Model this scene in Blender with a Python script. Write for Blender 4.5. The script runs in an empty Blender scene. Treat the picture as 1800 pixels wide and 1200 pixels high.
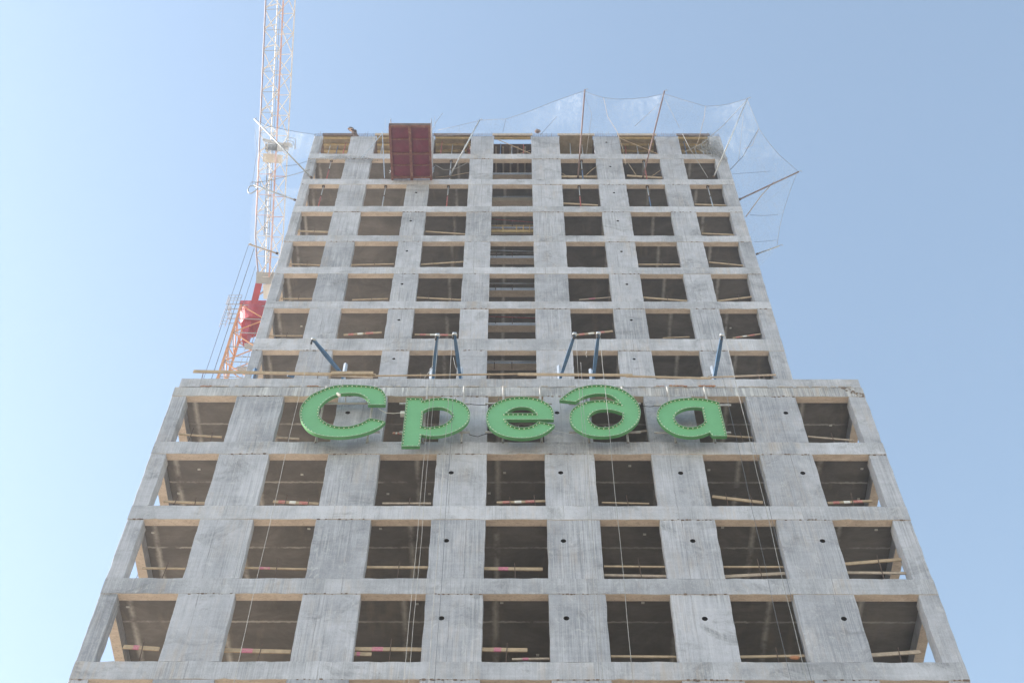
import bpy, bmesh, math, random
from mathutils import Vector, Matrix, noise
random.seed(7)
SC = bpy.context.scene
COL = SC.collection

# ---------------------------------------------------------------- camera
CZ = 1.7                                   # eye height of the photographer
F_PX, PITCH, YAW, ROLL = 2430.0, 0.999599591, -0.00256366611, 0.00325100109
_f = Vector((math.sin(YAW)*math.cos(PITCH), math.cos(YAW)*math.cos(PITCH), math.sin(PITCH)))
_r0 = Vector((math.cos(YAW), -math.sin(YAW), 0)); _u0 = _r0.cross(_f)
_c, _s = math.cos(ROLL), math.sin(ROLL)
_r = _c*_r0 + _s*_u0; _u = -_s*_r0 + _c*_u0
cam_d = bpy.data.cameras.new("camera"); cam = bpy.data.objects.new("camera", cam_d); COL.objects.link(cam)
cam_d.sensor_width = 36.0; cam_d.lens = F_PX*36.0/1800.0; cam_d.clip_start = 0.1; cam_d.clip_end = 6000
cam.matrix_world = Matrix(((_r.x, _u.x, -_f.x, 0), (_r.y, _u.y, -_f.y, 0), (_r.z, _u.z, -_f.z, CZ), (0, 0, 0, 1)))
SC.camera = cam

# ---------------------------------------------------------------- sky, sun, exposure
SUN_EL, SUN_AZ = math.radians(26), math.radians(-85)
world = bpy.data.worlds.new("World"); SC.world = world; world.use_nodes = True
wn = world.node_tree; wn.nodes.clear()
sky = wn.nodes.new("ShaderNodeTexSky"); sky.sky_type = 'NISHITA'; sky.sun_disc = False
sky.sun_elevation = SUN_EL; sky.sun_rotation = SUN_AZ % (2*math.pi)
sky.air_density = 1.3; sky.dust_density = 0.25; sky.ozone_density = 0.6; sky.altitude = 150
bg = wn.nodes.new("ShaderNodeBackground"); bg.inputs[1].default_value = 0.15
wo = wn.nodes.new("ShaderNodeOutputWorld")
wb = wn.nodes.new("ShaderNodeVectorMath"); wb.operation = 'MULTIPLY'; wb.inputs[1].default_value = (1.08, 1.01, 0.925)   # camera white balance
wn.links.new(sky.outputs[0], wb.inputs[0]); wn.links.new(wb.outputs[0], bg.inputs[0]); wn.links.new(bg.outputs[0], wo.inputs[0])
sd = bpy.data.lights.new("sun", 'SUN'); sun = bpy.data.objects.new("sun", sd); COL.objects.link(sun)
sd.energy = 4.8; sd.angle = math.radians(0.5); sd.color = (1.0, 0.94, 0.86)
sdir = Vector((math.sin(SUN_AZ)*math.cos(SUN_EL), math.cos(SUN_AZ)*math.cos(SUN_EL), math.sin(SUN_EL)))
sun.rotation_euler = sdir.to_track_quat('Z', 'Y').to_euler(); sun.location = (0, 0, 120)
SC.view_settings.view_transform = 'Standard'; SC.view_settings.look = 'None'
SC.view_settings.exposure = 1.21; SC.view_settings.gamma = 1.0; SC.view_settings.use_curve_mapping = False

FLARE_VEIL = 0.0008                              # density of the volume added to stand in for lens flare
# ---------------------------------------------------------------- place
H = 3.2                                    # storey height
D = 26.7555                                # distance to the front of the lower block
T = D + 6.297                              # front of the set-back tower
Z0 = 38.8714 + CZ                          # podium roof (storey level 12)
BEAM = 0.636
BACK = D + 24.0
def lvl(n): return Z0 + (n-12)*H
def ray(px, py): return _f + _r*((px-900)/F_PX) - _u*((py-600)/F_PX)
def at(px, py, Y): d = ray(px, py); k = Y/d.y; return Vector((d.x*k, Y, d.z*k+CZ))
def atz(px, py, Z): d = ray(px, py); k = (Z-CZ)/d.z; return Vector((d.x*k, d.y*k, Z))
def atd(px, py, dist): d = ray(px, py); return Vector((d.x*dist, d.y*dist, d.z*dist+CZ))

# ---------------------------------------------------------------- materials
class NT:
    def __init__(s, name, rough=0.85, metal=0.0):
        s.m = bpy.data.materials.new(name); s.m.use_nodes = True; s.t = s.m.node_tree; s.t.nodes.clear()
        s.out = s.n("ShaderNodeOutputMaterial"); s.b = s.n("ShaderNodeBsdfPrincipled")
        s.b.inputs["Roughness"].default_value = rough; s.b.inputs["Metallic"].default_value = metal
        s.l(s.b.outputs[0], s.out.inputs[0]); s.geo = None
    def n(s, k, **kw):
        x = s.t.nodes.new(k)
        for a, v in kw.items(): setattr(x, a, v)
        return x
    def l(s, a, b): s.t.links.new(a, b)
    def pos(s):
        if not s.geo: s.geo = s.n("ShaderNodeNewGeometry")
        return s.geo.outputs["Position"]
    def inp(s, sock, v):
        if isinstance(v, (int, float)): sock.default_value = v
        elif isinstance(v, tuple): sock.default_value = v if len(v) == len(sock.default_value) else (*v, 1)
        else: s.l(v, sock)
    def scaled(s, sc, rnd=0):
        v = s.n("ShaderNodeVectorMath", operation='MULTIPLY'); s.l(s.pos(), v.inputs[0]); v.inputs[1].default_value = sc
        if not rnd: return v.outputs[0]
        oi = s.n("ShaderNodeObjectInfo"); m = s.math('MULTIPLY', oi.outputs["Random"], rnd)
        c = s.n("ShaderNodeCombineXYZ"); s.l(m, c.inputs[0]); s.l(m, c.inputs[2])
        a = s.n("ShaderNodeVectorMath", operation='ADD'); s.l(v.outputs[0], a.inputs[0]); s.l(c.outputs[0], a.inputs[1])
        return a.outputs[0]
    def noise(s, sc, detail=4, rough=0.6, dist=0.0, rnd=0):
        x = s.n("ShaderNodeTexNoise"); x.inputs["Scale"].default_value = 1.0; x.inputs["Detail"].default_value = detail
        x.inputs["Roughness"].default_value = rough; x.inputs["Distortion"].default_value = dist
        s.l(s.scaled(sc, rnd), x.inputs["Vector"]); return x.outputs[0]
    def math(s, op, a, b=0.0, c=None, clamp=False):
        x = s.n("ShaderNodeMath", operation=op); x.use_clamp = clamp; s.inp(x.inputs[0], a); s.inp(x.inputs[1], b)
        if c is not None: s.inp(x.inputs[2], c)
        return x.outputs[0]
    def ramp(s, v, lo, hi, a=0.0, b=1.0):
        x = s.n("ShaderNodeMapRange"); x.clamp = True; s.inp(x.inputs[0], v); x.inputs[1].default_value = lo; x.inputs[2].default_value = hi
        x.inputs[3].default_value = a; x.inputs[4].default_value = b; return x.outputs[0]
    def mix(s, f, a, b, mode='MIX'):
        x = s.n("ShaderNodeMix", data_type='RGBA', blend_type=mode); s.inp(x.inputs[0], f); s.inp(x.inputs[6], a); s.inp(x.inputs[7], b)
        return x.outputs[2]
    def bump(s, h, strength=0.3, dist=0.02):
        x = s.n("ShaderNodeBump"); x.inputs["Strength"].default_value = strength; x.inputs["Distance"].default_value = dist
        s.l(h, x.inputs["Height"]); s.l(x.outputs[0], s.b.inputs["Normal"])
    def col(s, c): s.inp(s.b.inputs["Base Color"], c); return s.m

def concrete(name, dark, light, warm=0.25, streak=0.5, runs=0.0, fine=1.0):
    k = NT(name, 0.88)
    big = k.noise((.45, .45, .35), 5, .62, .4, rnd=40)
    mid = k.noise((1.9, 1.9, 1.3), 6, .7, .3, rnd=17)
    vs = k.noise((9, 9, .45), 4, .65, .15, rnd=9)             # board and trickle streaks running down
    vt = k.noise((26, 26, .8), 3, .6, 0, rnd=5)
    hs = k.noise((.5, .5, 11), 3, .6, .1)
    fi = k.noise((30, 30, 24), 4, .7)
    oi = k.n("ShaderNodeObjectInfo")
    gate = k.ramp(k.noise((.55, .55, .3), 3, .6, .3, rnd=37), .38, .62, .25, 1.25)   # streaks come and go from pour to pour
    st = k.math('ADD', k.math('MULTIPLY', k.math('SUBTRACT', vs, .5), streak*2.2), k.math('MULTIPLY', k.math('SUBTRACT', vt, .5), streak*2.4))
    a = k.math('MULTIPLY_ADD', big, 2.0, -0.50)
    a = k.math('ADD', a, k.math('MULTIPLY', k.math('SUBTRACT', mid, .5), 1.25))
    a = k.math('ADD', a, k.math('MULTIPLY', st, gate))
    a = k.math('ADD', a, k.math('MULTIPLY', k.math('SUBTRACT', hs, .5), .5))
    a = k.math('ADD', a, k.math('MULTIPLY', k.math('SUBTRACT', fi, .5), .9*fine))
    a = k.math('ADD', a, k.math('MULTIPLY', k.math('SUBTRACT', oi.outputs["Random"], .5), .40), clamp=True)
    c = k.mix(a, dark, light)
    wm = k.math('MULTIPLY', k.ramp(k.noise((.8, .8, .5), 4, .7, .5, rnd=11), .49, .66), k.ramp(vs, .42, .62), clamp=True)
    c = k.mix(k.math('MULTIPLY', wm, warm), c, (.42, .31, .20))
    dk = k.math('MULTIPLY', k.ramp(k.noise((.6, .6, .8), 5, .75, .8, rnd=23), .55, .68), k.ramp(vt, .30, .55))
    c = k.mix(k.math('MULTIPLY', dk, .6), c, (.12, .125, .13))
    sx = k.n("ShaderNodeSeparateXYZ"); k.l(k.pos(), sx.inputs[0])   # joint between two shutter panels down the pier
    xo = k.math('ADD', k.math('SUBTRACT', sx.outputs[0], 1.77), k.math('MULTIPLY', k.math('SUBTRACT', oi.outputs["Random"], .5), .7))
    xo = k.math('ADD', xo, k.math('MULTIPLY', k.math('SUBTRACT', k.noise((3, 3, 3), 3), .5), .05))
    jd_ = k.math('MULTIPLY', k.math('ABSOLUTE', k.math('SUBTRACT', k.math('FRACT', k.math('ADD', k.math('DIVIDE', xo, 3.45), .5)), .5)), 3.45)
    jl = k.math('MULTIPLY', k.ramp(jd_, .006, .022, 1, 0), k.ramp(mid, .42, .60, .0, .6))
    c = k.mix(jl, c, (.13, .13, .135))
    vf = k.noise((34, 34, .55), 2, .5, .05, rnd=3)            # hairline laitance runs left by the shutter boards
    c = k.mix(k.math('MULTIPLY', k.math('MULTIPLY', k.ramp(vf, .56, .66), gate), .62*streak, clamp=True), c, (.60, .61, .64))
    c = k.mix(k.math('MULTIPLY', k.math('MULTIPLY', k.ramp(vf, .44, .34), gate), .55*streak, clamp=True), c, (.15, .155, .17))
    c = k.mix(k.math('MULTIPLY', k.ramp(k.noise((3.5, 3.5, 2.4), 5, .8, 1.2, rnd=29), .57, .68), .45), c, (.58, .585, .60))
    pits = k.ramp(k.noise((22, 22, 22), 2, .5), .70, .76)      # air holes in the face
    c = k.mix(k.math('MULTIPLY', pits, .5), c, (.10, .10, .10))
    if runs:
        rr = k.math('MULTIPLY', k.ramp(k.noise((7, 7, .5), 3, .6, 0), .53, .62), k.ramp(k.noise((.7, .7, .4), 3), .45, .6))
        c = k.mix(k.math('MULTIPLY', rr, runs), c, (.62, .63, .64))
    k.bump(k.math('ADD', k.math('MULTIPLY', fi, .5), k.math('ADD', k.math('MULTIPLY', vt, .35), mid)), .5, .012)
    return k.col(c)

M = {}
M['concrete'] = concrete("cast_concrete", (.250, .262, .300), (.465, .475, .535))
M['concrete_beam'] = concrete("cast_concrete_band", (.280, .290, .325), (.525, .535, .595), warm=.35, streak=.35)
M['concrete_top'] = concrete("stained_concrete_band", (.24, .245, .27), (.46, .465, .49), warm=.5, streak=.8, runs=.75)
def soffit_mat():
    k = NT("ply_stained_soffit", .85)
    a = k.noise((2.2, 5, 2), 5, .7, .4); b = k.noise((14, 30, 14), 4, .7)
    c = k.mix(k.ramp(a, .3, .7), (.50, .40, .32), (.68, .575, .48))
    c = k.mix(k.ramp(b, .52, .72, 0, .55), c, (.20, .14, .09))
    c = k.mix(k.ramp(k.noise((5, 9, 5), 3), .66, .74, 0, .5), c, (.62, .57, .5))
    return k.col(c)
M['soffit'] = soffit_mat()
def sleeve_shade_mat():
    k = NT("shade_dark_sleeve", .8); return k.col((.012, .01, .01, 1))  # sleeve wall near-black, so the shade inside the hole is in the colour
M['sleeve_shade'] = sleeve_shade_mat()
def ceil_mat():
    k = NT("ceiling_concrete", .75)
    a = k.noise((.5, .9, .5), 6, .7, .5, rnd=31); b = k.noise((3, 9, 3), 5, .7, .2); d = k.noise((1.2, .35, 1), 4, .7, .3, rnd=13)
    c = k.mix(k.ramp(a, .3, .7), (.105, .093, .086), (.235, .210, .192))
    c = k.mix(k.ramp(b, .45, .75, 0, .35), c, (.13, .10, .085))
    sx = k.n("ShaderNodeSeparateXYZ"); k.l(k.pos(), sx.inputs[0])
    def seam(o, period, off, w):                                # cement fins where the ply sheets met
        t = k.math('ABSOLUTE', k.math('SUBTRACT', k.math('FRACT', k.math('DIVIDE', k.math('SUBTRACT', o, off), period)), .5))
        return k.ramp(t, 0, w/period, 1, 0)
    wob = k.math('MULTIPLY', k.math('SUBTRACT', k.noise((6, 6, 6), 3), .5), .10)
    sy = seam(k.math('ADD', sx.outputs[1], wob), 2.5, D+.25, .05)
    sX = seam(k.math('ADD', sx.outputs[0], wob), 2.6, -1.82, .12)
    vis = k.ramp(k.noise((.9, .9, .9), 4, .7, rnd=3), .36, .55)
    c = k.mix(k.math('MULTIPLY', k.math('MAXIMUM', sy, sX), k.math('MULTIPLY', vis, .9)), c, (.55, .51, .46))
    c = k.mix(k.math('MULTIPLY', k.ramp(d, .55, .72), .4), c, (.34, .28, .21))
    return k.col(c)
M['ceiling'] = ceil_mat()
def simple(name, c, rough=.6, metal=0.0, var=.25, sc=6.0, c2=None, amt=.5):
    k = NT(name, rough, metal)
    a = k.noise((sc, sc, sc), 4, .7)
    d = tuple(x*(1-var) for x in c); l = tuple(min(1, x*(1+var)) for x in c)
    o = k.mix(k.ramp(a, .3, .7), d, l)
    if c2: o = k.mix(k.ramp(k.noise((sc*.6, sc*.6, sc*1.3), 5, .75, .6), .52, .66, 0, amt), o, c2)
    return k.col(o)
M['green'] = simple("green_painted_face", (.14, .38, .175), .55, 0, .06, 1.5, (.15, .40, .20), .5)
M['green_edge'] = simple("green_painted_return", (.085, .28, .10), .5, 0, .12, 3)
M['trim'] = simple("pale_edge_trim", (.30, .50, .31), .4, 0, .1)
def bulb_mat():
    k = NT("frosted_bulb", .3); k.b.inputs["Subsurface Weight"].default_value = .2
    return k.col((.86, .86, .70, 1))
M['bulb'] = bulb_mat()
M['frame'] = simple("zinc_steel_tube", (.40, .39, .38), .65, .15, .2, 5, (.34, .24, .19), .5)
M['black'] = simple("black_rubber", (.012, .012, .014), .6)
M['blue'] = simple("blue_painted_steel", (.035, .10, .20), .38, 0, .25, 5, (.10, .14, .19), .5)
M['steel'] = simple("galvanised_steel", (.48, .50, .53), .4, .7, .2, 8)
M['rust_grout'] = simple("rusty_grout", (.17, .13, .11), .95, 0, .4, 9, (.34, .26, .19), .5)
M['rope'] = simple("pale_rope", (.30, .30, .30), .9)
M['wire'] = simple("dark_wire_rope", (.13, .14, .16), .6, .3)
M['wood'] = simple("sawn_pine", (.40, .30, .20), .8, 0, .22, 5, (.36, .27, .19), .6)
M['wood_old'] = simple("weathered_board", (.40, .32, .25), .85, 0, .25, 6, (.24, .20, .17), .6)
M['paint_red'] = simple("red_marking_paint", (.46, .17, .15), .8, 0, .25, 14, (.5, .38, .30), .8)
M['paint_pink'] = simple("magenta_marking_paint", (.50, .17, .24), .8, 0, .25, 14, (.5, .38, .28), .8)
M['paint_white'] = simple("white_marking_paint", (.66, .64, .60), .7, 0, .12, 8)
M['ply'] = simple("formwork_plywood", (.34, .27, .18), .75, 0, .25, 3, (.25, .17, .10), .7)
M['ply_dark'] = simple("dark_faced_plywood", (.13, .085, .07), .6, 0, .3, 3, (.24, .16, .11), .6)
M['timber'] = simple("yellow_formwork_beam", (.44, .33, .17), .75, 0, .25, 4, (.26, .20, .13), .7)
M['rebar'] = simple("rusty_rebar", (.11, .075, .06), .8, .3, .3, 10)
M['prop_red'] = simple("red_prop_paint", (.30, .07, .06), .55, .1, .3, 6, (.38, .30, .27), .6)
M['prop_grey'] = simple("zinc_prop", (.36, .38, .41), .5, .5, .2, 6)
M['pole_brown'] = simple("dull_brown_tube", (.22, .15, .145), .6, .2, .25, 4)
M['prop_blue'] = simple("blue_prop_paint", (.07, .12, .22), .5, .1, .3, 6)
M['maroon'] = simple("maroon_film_faced_ply", (.165, .014, .042), .4, 0, .2, 2.5, (.19, .05, .065), .7)
M['rust_red'] = simple("rusted_red_steel", (.20, .075, .06), .75, .1, .3, 5, (.36, .22, .16), .7)
M['crane_white'] = simple("crane_white_paint", (.72, .68, .66), .35, 0, .1, 2, (.60, .42, .38), .5)
M['crane_pink'] = simple("sunbleached_red_paint", (.58, .33, .30), .4, 0, .15, 2, (.72, .62, .58), .6)
M['chord_grey'] = simple("faded_mauve_paint", (.30, .24, .29), .45, 0, .15, 2, (.5, .42, .44), .5)
M['crane_orange'] = simple("crane_orange_paint", (.55, .24, .09), .5, 0, .15, 2, (.50, .33, .22), .6)
M['crane_red'] = simple("crane_red_paint", (.40, .04, .06), .5, 0, .15, 2, (.32, .07, .11), .6)
M['cab_grey'] = simple("grey_sheet_metal", (.40, .40, .41), .5, .1, .15, 2)
M['cab_tan'] = simple("beige_sheet_metal", (.62, .54, .44), .5, 0, .15, 2)
M['glass'] = simple("dark_cab_glass", (.05, .06, .07), .08)
M['skin'] = simple("skin", (.50, .30, .21), .6, 0, .05)
M['helmet'] = simple("white_helmet_plastic", (.82, .82, .80), .3, 0, .03)
M['jacket'] = simple("dark_brown_jacket", (.085, .06, .06), .9)
M['vest'] = simple("rust_work_jacket", (.22, .07, .05), .9)
M['cap'] = simple("grey_cap_cloth", (.16, .18, .21), .9)
M['trousers'] = simple("dark_trousers", (.04, .05, .08), .9)
M['cloth'] = simple("dirty_cloth", (.20, .14, .12), .95)
M['foam'] = simple("rust_orange_foam", (.38, .19, .11), .9, 0, .3, 12)
M['mortar'] = simple("white_mortar_smear", (.62, .61, .61), .9, 0, .12, 14, (.45, .40, .38), .5)
M['bag'] = simple("brown_sack", (.17, .12, .11), .95)
def ground_mat():
    k = NT("dry_sandy_ground", .95)
    return k.col(k.mix(k.ramp(k.noise((.05, .05, .05), 6, .65), .35, .65), (.37, .30, .225), (.46, .385, .30)))
M['ground'] = ground_mat()
def net_mat(name, lo, hi, colr):
    m = bpy.data.materials.new(name); m.use_nodes = True; t = m.node_tree; t.nodes.clear()
    o = t.nodes.new("ShaderNodeOutputMaterial"); mx = t.nodes.new("ShaderNodeMixShader")
    tr = t.nodes.new("ShaderNodeBsdfTransparent"); df = t.nodes.new("ShaderNodeBsdfDiffuse"); tl = t.nodes.new("ShaderNodeBsdfTranslucent"); ad = t.nodes.new("ShaderNodeMixShader")
    df.inputs[0].default_value = (*colr, 1); tl.inputs[0].default_value = (*colr, 1); ad.inputs[0].default_value = .55
    g = t.nodes.new("ShaderNodeNewGeometry")
    v = t.nodes.new("ShaderNodeVectorMath"); v.operation = 'MULTIPLY'; v.inputs[1].default_value = (3.2, 1.2, .45); t.links.new(g.outputs[0], v.inputs[0])
    n = t.nodes.new("ShaderNodeTexNoise"); n.inputs["Scale"].default_value = 1; n.inputs["Detail"].default_value = 6; n.inputs["Roughness"].default_value = .65; n.inputs["Distortion"].default_value = 1.2
    t.links.new(v.outputs[0], n.inputs["Vector"])
    r = t.nodes.new("ShaderNodeMapRange"); r.inputs[1].default_value = .35; r.inputs[2].default_value = .7; r.inputs[3].default_value = lo; r.inputs[4].default_value = hi
    t.links.new(n.outputs[0], r.inputs[0])
    # ridged creases and a knotted, uneven weave
    v2 = t.nodes.new("ShaderNodeVectorMath"); v2.operation = 'MULTIPLY'; v2.inputs[1].default_value = (1.1, .8, .28); t.links.new(g.outputs[0], v2.inputs[0])
    n2 = t.nodes.new("ShaderNodeTexNoise"); n2.inputs["Scale"].default_value = 1; n2.inputs["Detail"].default_value = 3; n2.inputs["Distortion"].default_value = 1.6; t.links.new(v2.outputs[0], n2.inputs["Vector"])
    def mth(op, a, b):
        q = t.nodes.new("ShaderNodeMath"); q.operation = op; q.use_clamp = op == 'ADD'
        for i_, x_ in ((0, a), (1, b)):
            if isinstance(x_, float): q.inputs[i_].default_value = x_
            else: t.links.new(x_, q.inputs[i_])
        return q.outputs[0]
    rd = t.nodes.new("ShaderNodeMapRange"); rd.inputs[1].default_value = 0.0; rd.inputs[2].default_value = .022; rd.inputs[3].default_value = 1; rd.inputs[4].default_value = 0
    t.links.new(mth('ABSOLUTE', mth('SUBTRACT', n2.outputs[0], .5), 0.0), rd.inputs[0])
    n3 = t.nodes.new("ShaderNodeTexNoise"); n3.inputs["Scale"].default_value = 9; n3.inputs["Detail"].default_value = 2; t.links.new(g.outputs[0], n3.inputs["Vector"])
    w3 = t.nodes.new("ShaderNodeMapRange"); w3.inputs[1].default_value = .35; w3.inputs[2].default_value = .65; w3.inputs[3].default_value = .45; w3.inputs[4].default_value = 1.55
    t.links.new(n3.outputs[0], w3.inputs[0])
    t.links.new(mth('ADD', mth('MULTIPLY', r.outputs[0], w3.outputs[0]), mth('MULTIPLY', rd.outputs[0], hi*.7)), mx.inputs[0])
    t.links.new(df.outputs[0], ad.inputs[1]); t.links.new(tl.outputs[0], ad.inputs[2])
    t.links.new(tr.outputs[0], mx.inputs[1]); t.links.new(ad.outputs[0], mx.inputs[2]); t.links.new(mx.outputs[0], o.inputs[0])
    return m
M['net'] = net_mat("fine_white_netting", .04, .17, (.68, .72, .78))
M['net_thin'] = net_mat("thin_white_netting", .04, .15, (.70, .74, .80))
M['net_bunch'] = net_mat("bunched_grey_netting", .20, .60, (.36, .36, .36))

# ---------------------------------------------------------------- helpers
def tag(o, label=None, cat=None, group=None, kind=None):
    for k_, v in (('label', label), ('category', cat), ('group', group), ('kind', kind)):
        if v: o[k_] = v
    return o
def empty(name, loc, label, cat, group=None):
    o = bpy.data.objects.new(name, None); COL.objects.link(o); o.location = loc; o.empty_display_size = .3
    return tag(o, label, cat, group)
def link(name, me, mat, parent=None, kind=None):
    o = bpy.data.objects.new(name, me); COL.objects.link(o)
    if mat is not None:
        mats = mat if isinstance(mat, (list, tuple)) else [mat]
        if len(me.materials) == 0:
            for q in mats: me.materials.append(M[q])
    if parent is not None:
        o.parent = parent; o.matrix_parent_inverse = Matrix.Translation(-parent_loc(parent))
    if kind: o['kind'] = kind
    return o
def parent_loc(p):
    v = Vector((0, 0, 0))
    while p is not None:
        if p.type == 'EMPTY': v += p.location
        p = p.parent
    return v
class MB:
    """collects boxes, bars and tubes (world coordinates) into one mesh"""
    def __init__(s): s.v = []; s.f = []; s.mi = []
    def add(s, vs, fs, mi=0):
        o = len(s.v); s.v += [tuple(p) for p in vs]; s.f += [tuple(i+o for i in f) for f in fs]; s.mi += [mi]*len(fs); return s
    def box(s, x0, x1, y0, y1, z0, z1, mi=0, mib=None):
        vs = [(x0,y0,z0),(x1,y0,z0),(x1,y1,z0),(x0,y1,z0),(x0,y0,z1),(x1,y0,z1),(x1,y1,z1),(x0,y1,z1)]
        fs = [(0,3,2,1),(4,5,6,7),(0,1,5,4),(1,2,6,5),(2,3,7,6),(3,0,4,7)]
        o = len(s.v); s.v += vs; s.f += [tuple(i+o for i in f) for f in fs]
        s.mi += [mi if mib is None else mib] + [mi]*5; return s
    def bar(s, p, q, w, h=None, up=Vector((0,0,1)), mi=0):
        p = Vector(p); q = Vector(q); h = h or w; d = (q-p).normalized(); a = d.cross(up)
        if a.length < 1e-3: a = d.cross(Vector((0,1,0)))
        a.normalize(); b = a.cross(d); vs = []
        for e in (p, q):
            for i, j in ((-1,-1),(1,-1),(1,1),(-1,1)): vs.append(e + a*(i*w/2) + b*(j*h/2))
        return s.add(vs, [(0,1,2,3),(7,6,5,4),(0,4,5,1),(1,5,6,2),(2,6,7,3),(3,7,4,0)], mi)
    def tube(s, pts, r, n=8, cap=True, mi=0):
        pts = [Vector(p) for p in pts]; rings = []
        for i, p in enumerate(pts):
            d = (pts[min(i+1, len(pts)-1)] - pts[max(i-1, 0)]).normalized()
            a = d.cross(Vector((0,0,1)))
            if a.length < 1e-2: a = d.cross(Vector((0,1,0)))
            a.normalize(); b = a.cross(d)
            rr = r[i] if isinstance(r, (list, tuple)) else r
            rings.append([p + (a*math.cos(2*math.pi*k/n) + b*math.sin(2*math.pi*k/n))*rr for k in range(n)])
        vs = [v for g in rings for v in g]; fs = []
        for i in range(len(pts)-1):
            for k in range(n): fs.append((i*n+k, i*n+(k+1) % n, (i+1)*n+(k+1) % n, (i+1)*n+k))
        if cap: fs.append(tuple(range(n-1, -1, -1))); fs.append(tuple(range((len(pts)-1)*n, len(pts)*n)))
        return s.add(vs, fs, mi)
    def ball(s, c, r, n=8, m=5, sq=(1,1,1), mi=0):
        c = Vector(c); vs = [c+Vector((0,0,r*sq[2]))]
        for i in range(1, m):
            t = math.pi*i/m
            for k in range(n):
                a = 2*math.pi*k/n; vs.append(c+Vector((r*sq[0]*math.sin(t)*math.cos(a), r*sq[1]*math.sin(t)*math.sin(a), r*sq[2]*math.cos(t))))
        vs.append(c-Vector((0,0,r*sq[2]))); fs = [(0, 1+k, 1+(k+1) % n) for k in range(n)]
        for i in range(m-2):
            for k in range(n): fs.append((1+i*n+k, 1+(i+1)*n+k, 1+(i+1)*n+(k+1) % n, 1+i*n+(k+1) % n))
        L = len(vs)-1; fs += [(L, 1+(m-2)*n+(k+1) % n, 1+(m-2)*n+k) for k in range(n)]
        return s.add(vs, fs, mi)
    def mesh(s, name, smooth=False):
        me = bpy.data.meshes.new(name); me.from_pydata(s.v, [], s.f)
        me.polygons.foreach_set("material_index", s.mi)
        if smooth: me.polygons.foreach_set("use_smooth", [True]*len(s.f))
        me.update(); return me
    def build(s, name, mat, parent=None, smooth=False, kind=None):
        return link(name, s.mesh(name, smooth), mat, parent, kind)
_unit = {}
def rod(name, p, q, r, mat, parent=None, n=7, square=False):
    """straight rod between two points; alike rods share one mesh"""
    key = (mat, n, square)
    if key not in _unit:
        b = MB(); b.bar((0,0,0), (0,0,1), 2, 2) if square else b.tube([(0,0,0), (0,0,1)], 1.0, n)
        _unit[key] = b.mesh(name, not square); _unit[key].materials.append(M[mat])
        if not square:
            for pl in _unit[key].polygons: pl.use_smooth = len(pl.vertices) == 4
    p = Vector(p); q = Vector(q); d = q-p
    o = bpy.data.objects.new(name, _unit[key]); COL.objects.link(o)
    Rm = d.to_track_quat('Z', 'Y').to_matrix().to_4x4()
    mw = Matrix.Translation(p) @ Rm @ Matrix.Diagonal((r, r, d.length, 1))
    if parent is not None:
        o.parent = parent; mw = Matrix.Translation(-parent_loc(parent)) @ mw
    o.matrix_local = mw
    return o
def sag(p, q, s, n=10):
    p = Vector(p); q = Vector(q)
    return [p.lerp(q, i/n) - Vector((0, 0, 4*s*(i/n)*(1-i/n))) for i in range(n+1)]
def jit(x, y, z, a): return (noise.noise(Vector((x*2.3, y*2.3, z*2.3))) + .5*noise.noise(Vector((x*7, y*7, z*7))))*a

# ---------------------------------------------------------------- ground
g = MB(); g.add([(-3000,-3000,0),(3000,-3000,0),(3000,3000,0),(-3000,3000,0)], [(0,1,2,3)])
tag(g.build("ground", 'ground'), kind='structure')

# ---------------------------------------------------------------- the concrete building
B = empty("concrete_highrise", (0, D+9, 0), "grey concrete frame of a high-rise under construction, narrower tower rising from a wider lower block", "building")
XL, XR = -11.54, 11.85
POD = [(-11.05,-9.35),(-7.78,-5.89),(-4.27,-2.44),(-.86,.99),(2.55,4.38),(5.99,7.82),(9.49,11.29)]
TOW = [(-11.03,-9.38),(-7.94,-5.77),(-4.57,-2.46),(-1.17,.98),(2.58,4.55),(6.02,8.11),(9.42,11.18)]
def piers_of(op): 
    e = [XL] + [v for o in op for v in o] + [XR]
    return [(e[i], e[i+1]) for i in range(0, len(e), 2)]

def beam_mesh(x0, x1, yf, zt, zb, dep=.27):
    """band of concrete with a slightly ragged lower and upper arris; underside stained by the ply"""
    n = max(2, int((x1-x0)/.16)); vs = []; fs = []; mi = []
    for i in range(n+1):
        x = x0+(x1-x0)*i/n
        e = .0 if i in (0, n) else 1
        db = jit(x, yf, zb, .026)*e; dt = jit(x+50, yf, zt, .022)*e; dy = jit(x+9, 3, zb*.7, .012)
        if e and noise.noise(Vector((x*3.1, zb, 7))) > .42: db += .035*random.random()
        vs += [(x, yf+dy+.012, zb+db), (x, yf+dy, zb+db+.014), (x, yf+dy, zt+dt-.014), (x, yf+dy+.014, zt+dt), (x, yf+dep, zt), (x, yf+dep, zb)]
    for i in range(n):
        a = i*6; b = a+6
        for k in range(6):
            fs.append((a+k, b+k, b+(k+1) % 6, a+(k+1) % 6)); mi.append(1 if k == 5 else 0)
    fs.append((5,4,3,2,1,0)); mi.append(0); a = n*6; fs.append(tuple(a+k for k in range(6))); mi.append(0)
    # face 0->1 ordering runs bottom-front to bottom-back; make normals consistent below
    b = MB(); b.v = vs; b.f = fs; b.mi = mi
    return b
def top_second(o):                                          # upward faces take the second material
    for p in o.data.polygons: p.material_index = 1 if p.normal.z > .5 else 0
def fix_normals(me):
    bm = bmesh.new(); bm.from_mesh(me); bmesh.ops.recalc_face_normals(bm, faces=bm.faces); bm.to_mesh(me); bm.free()

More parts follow.
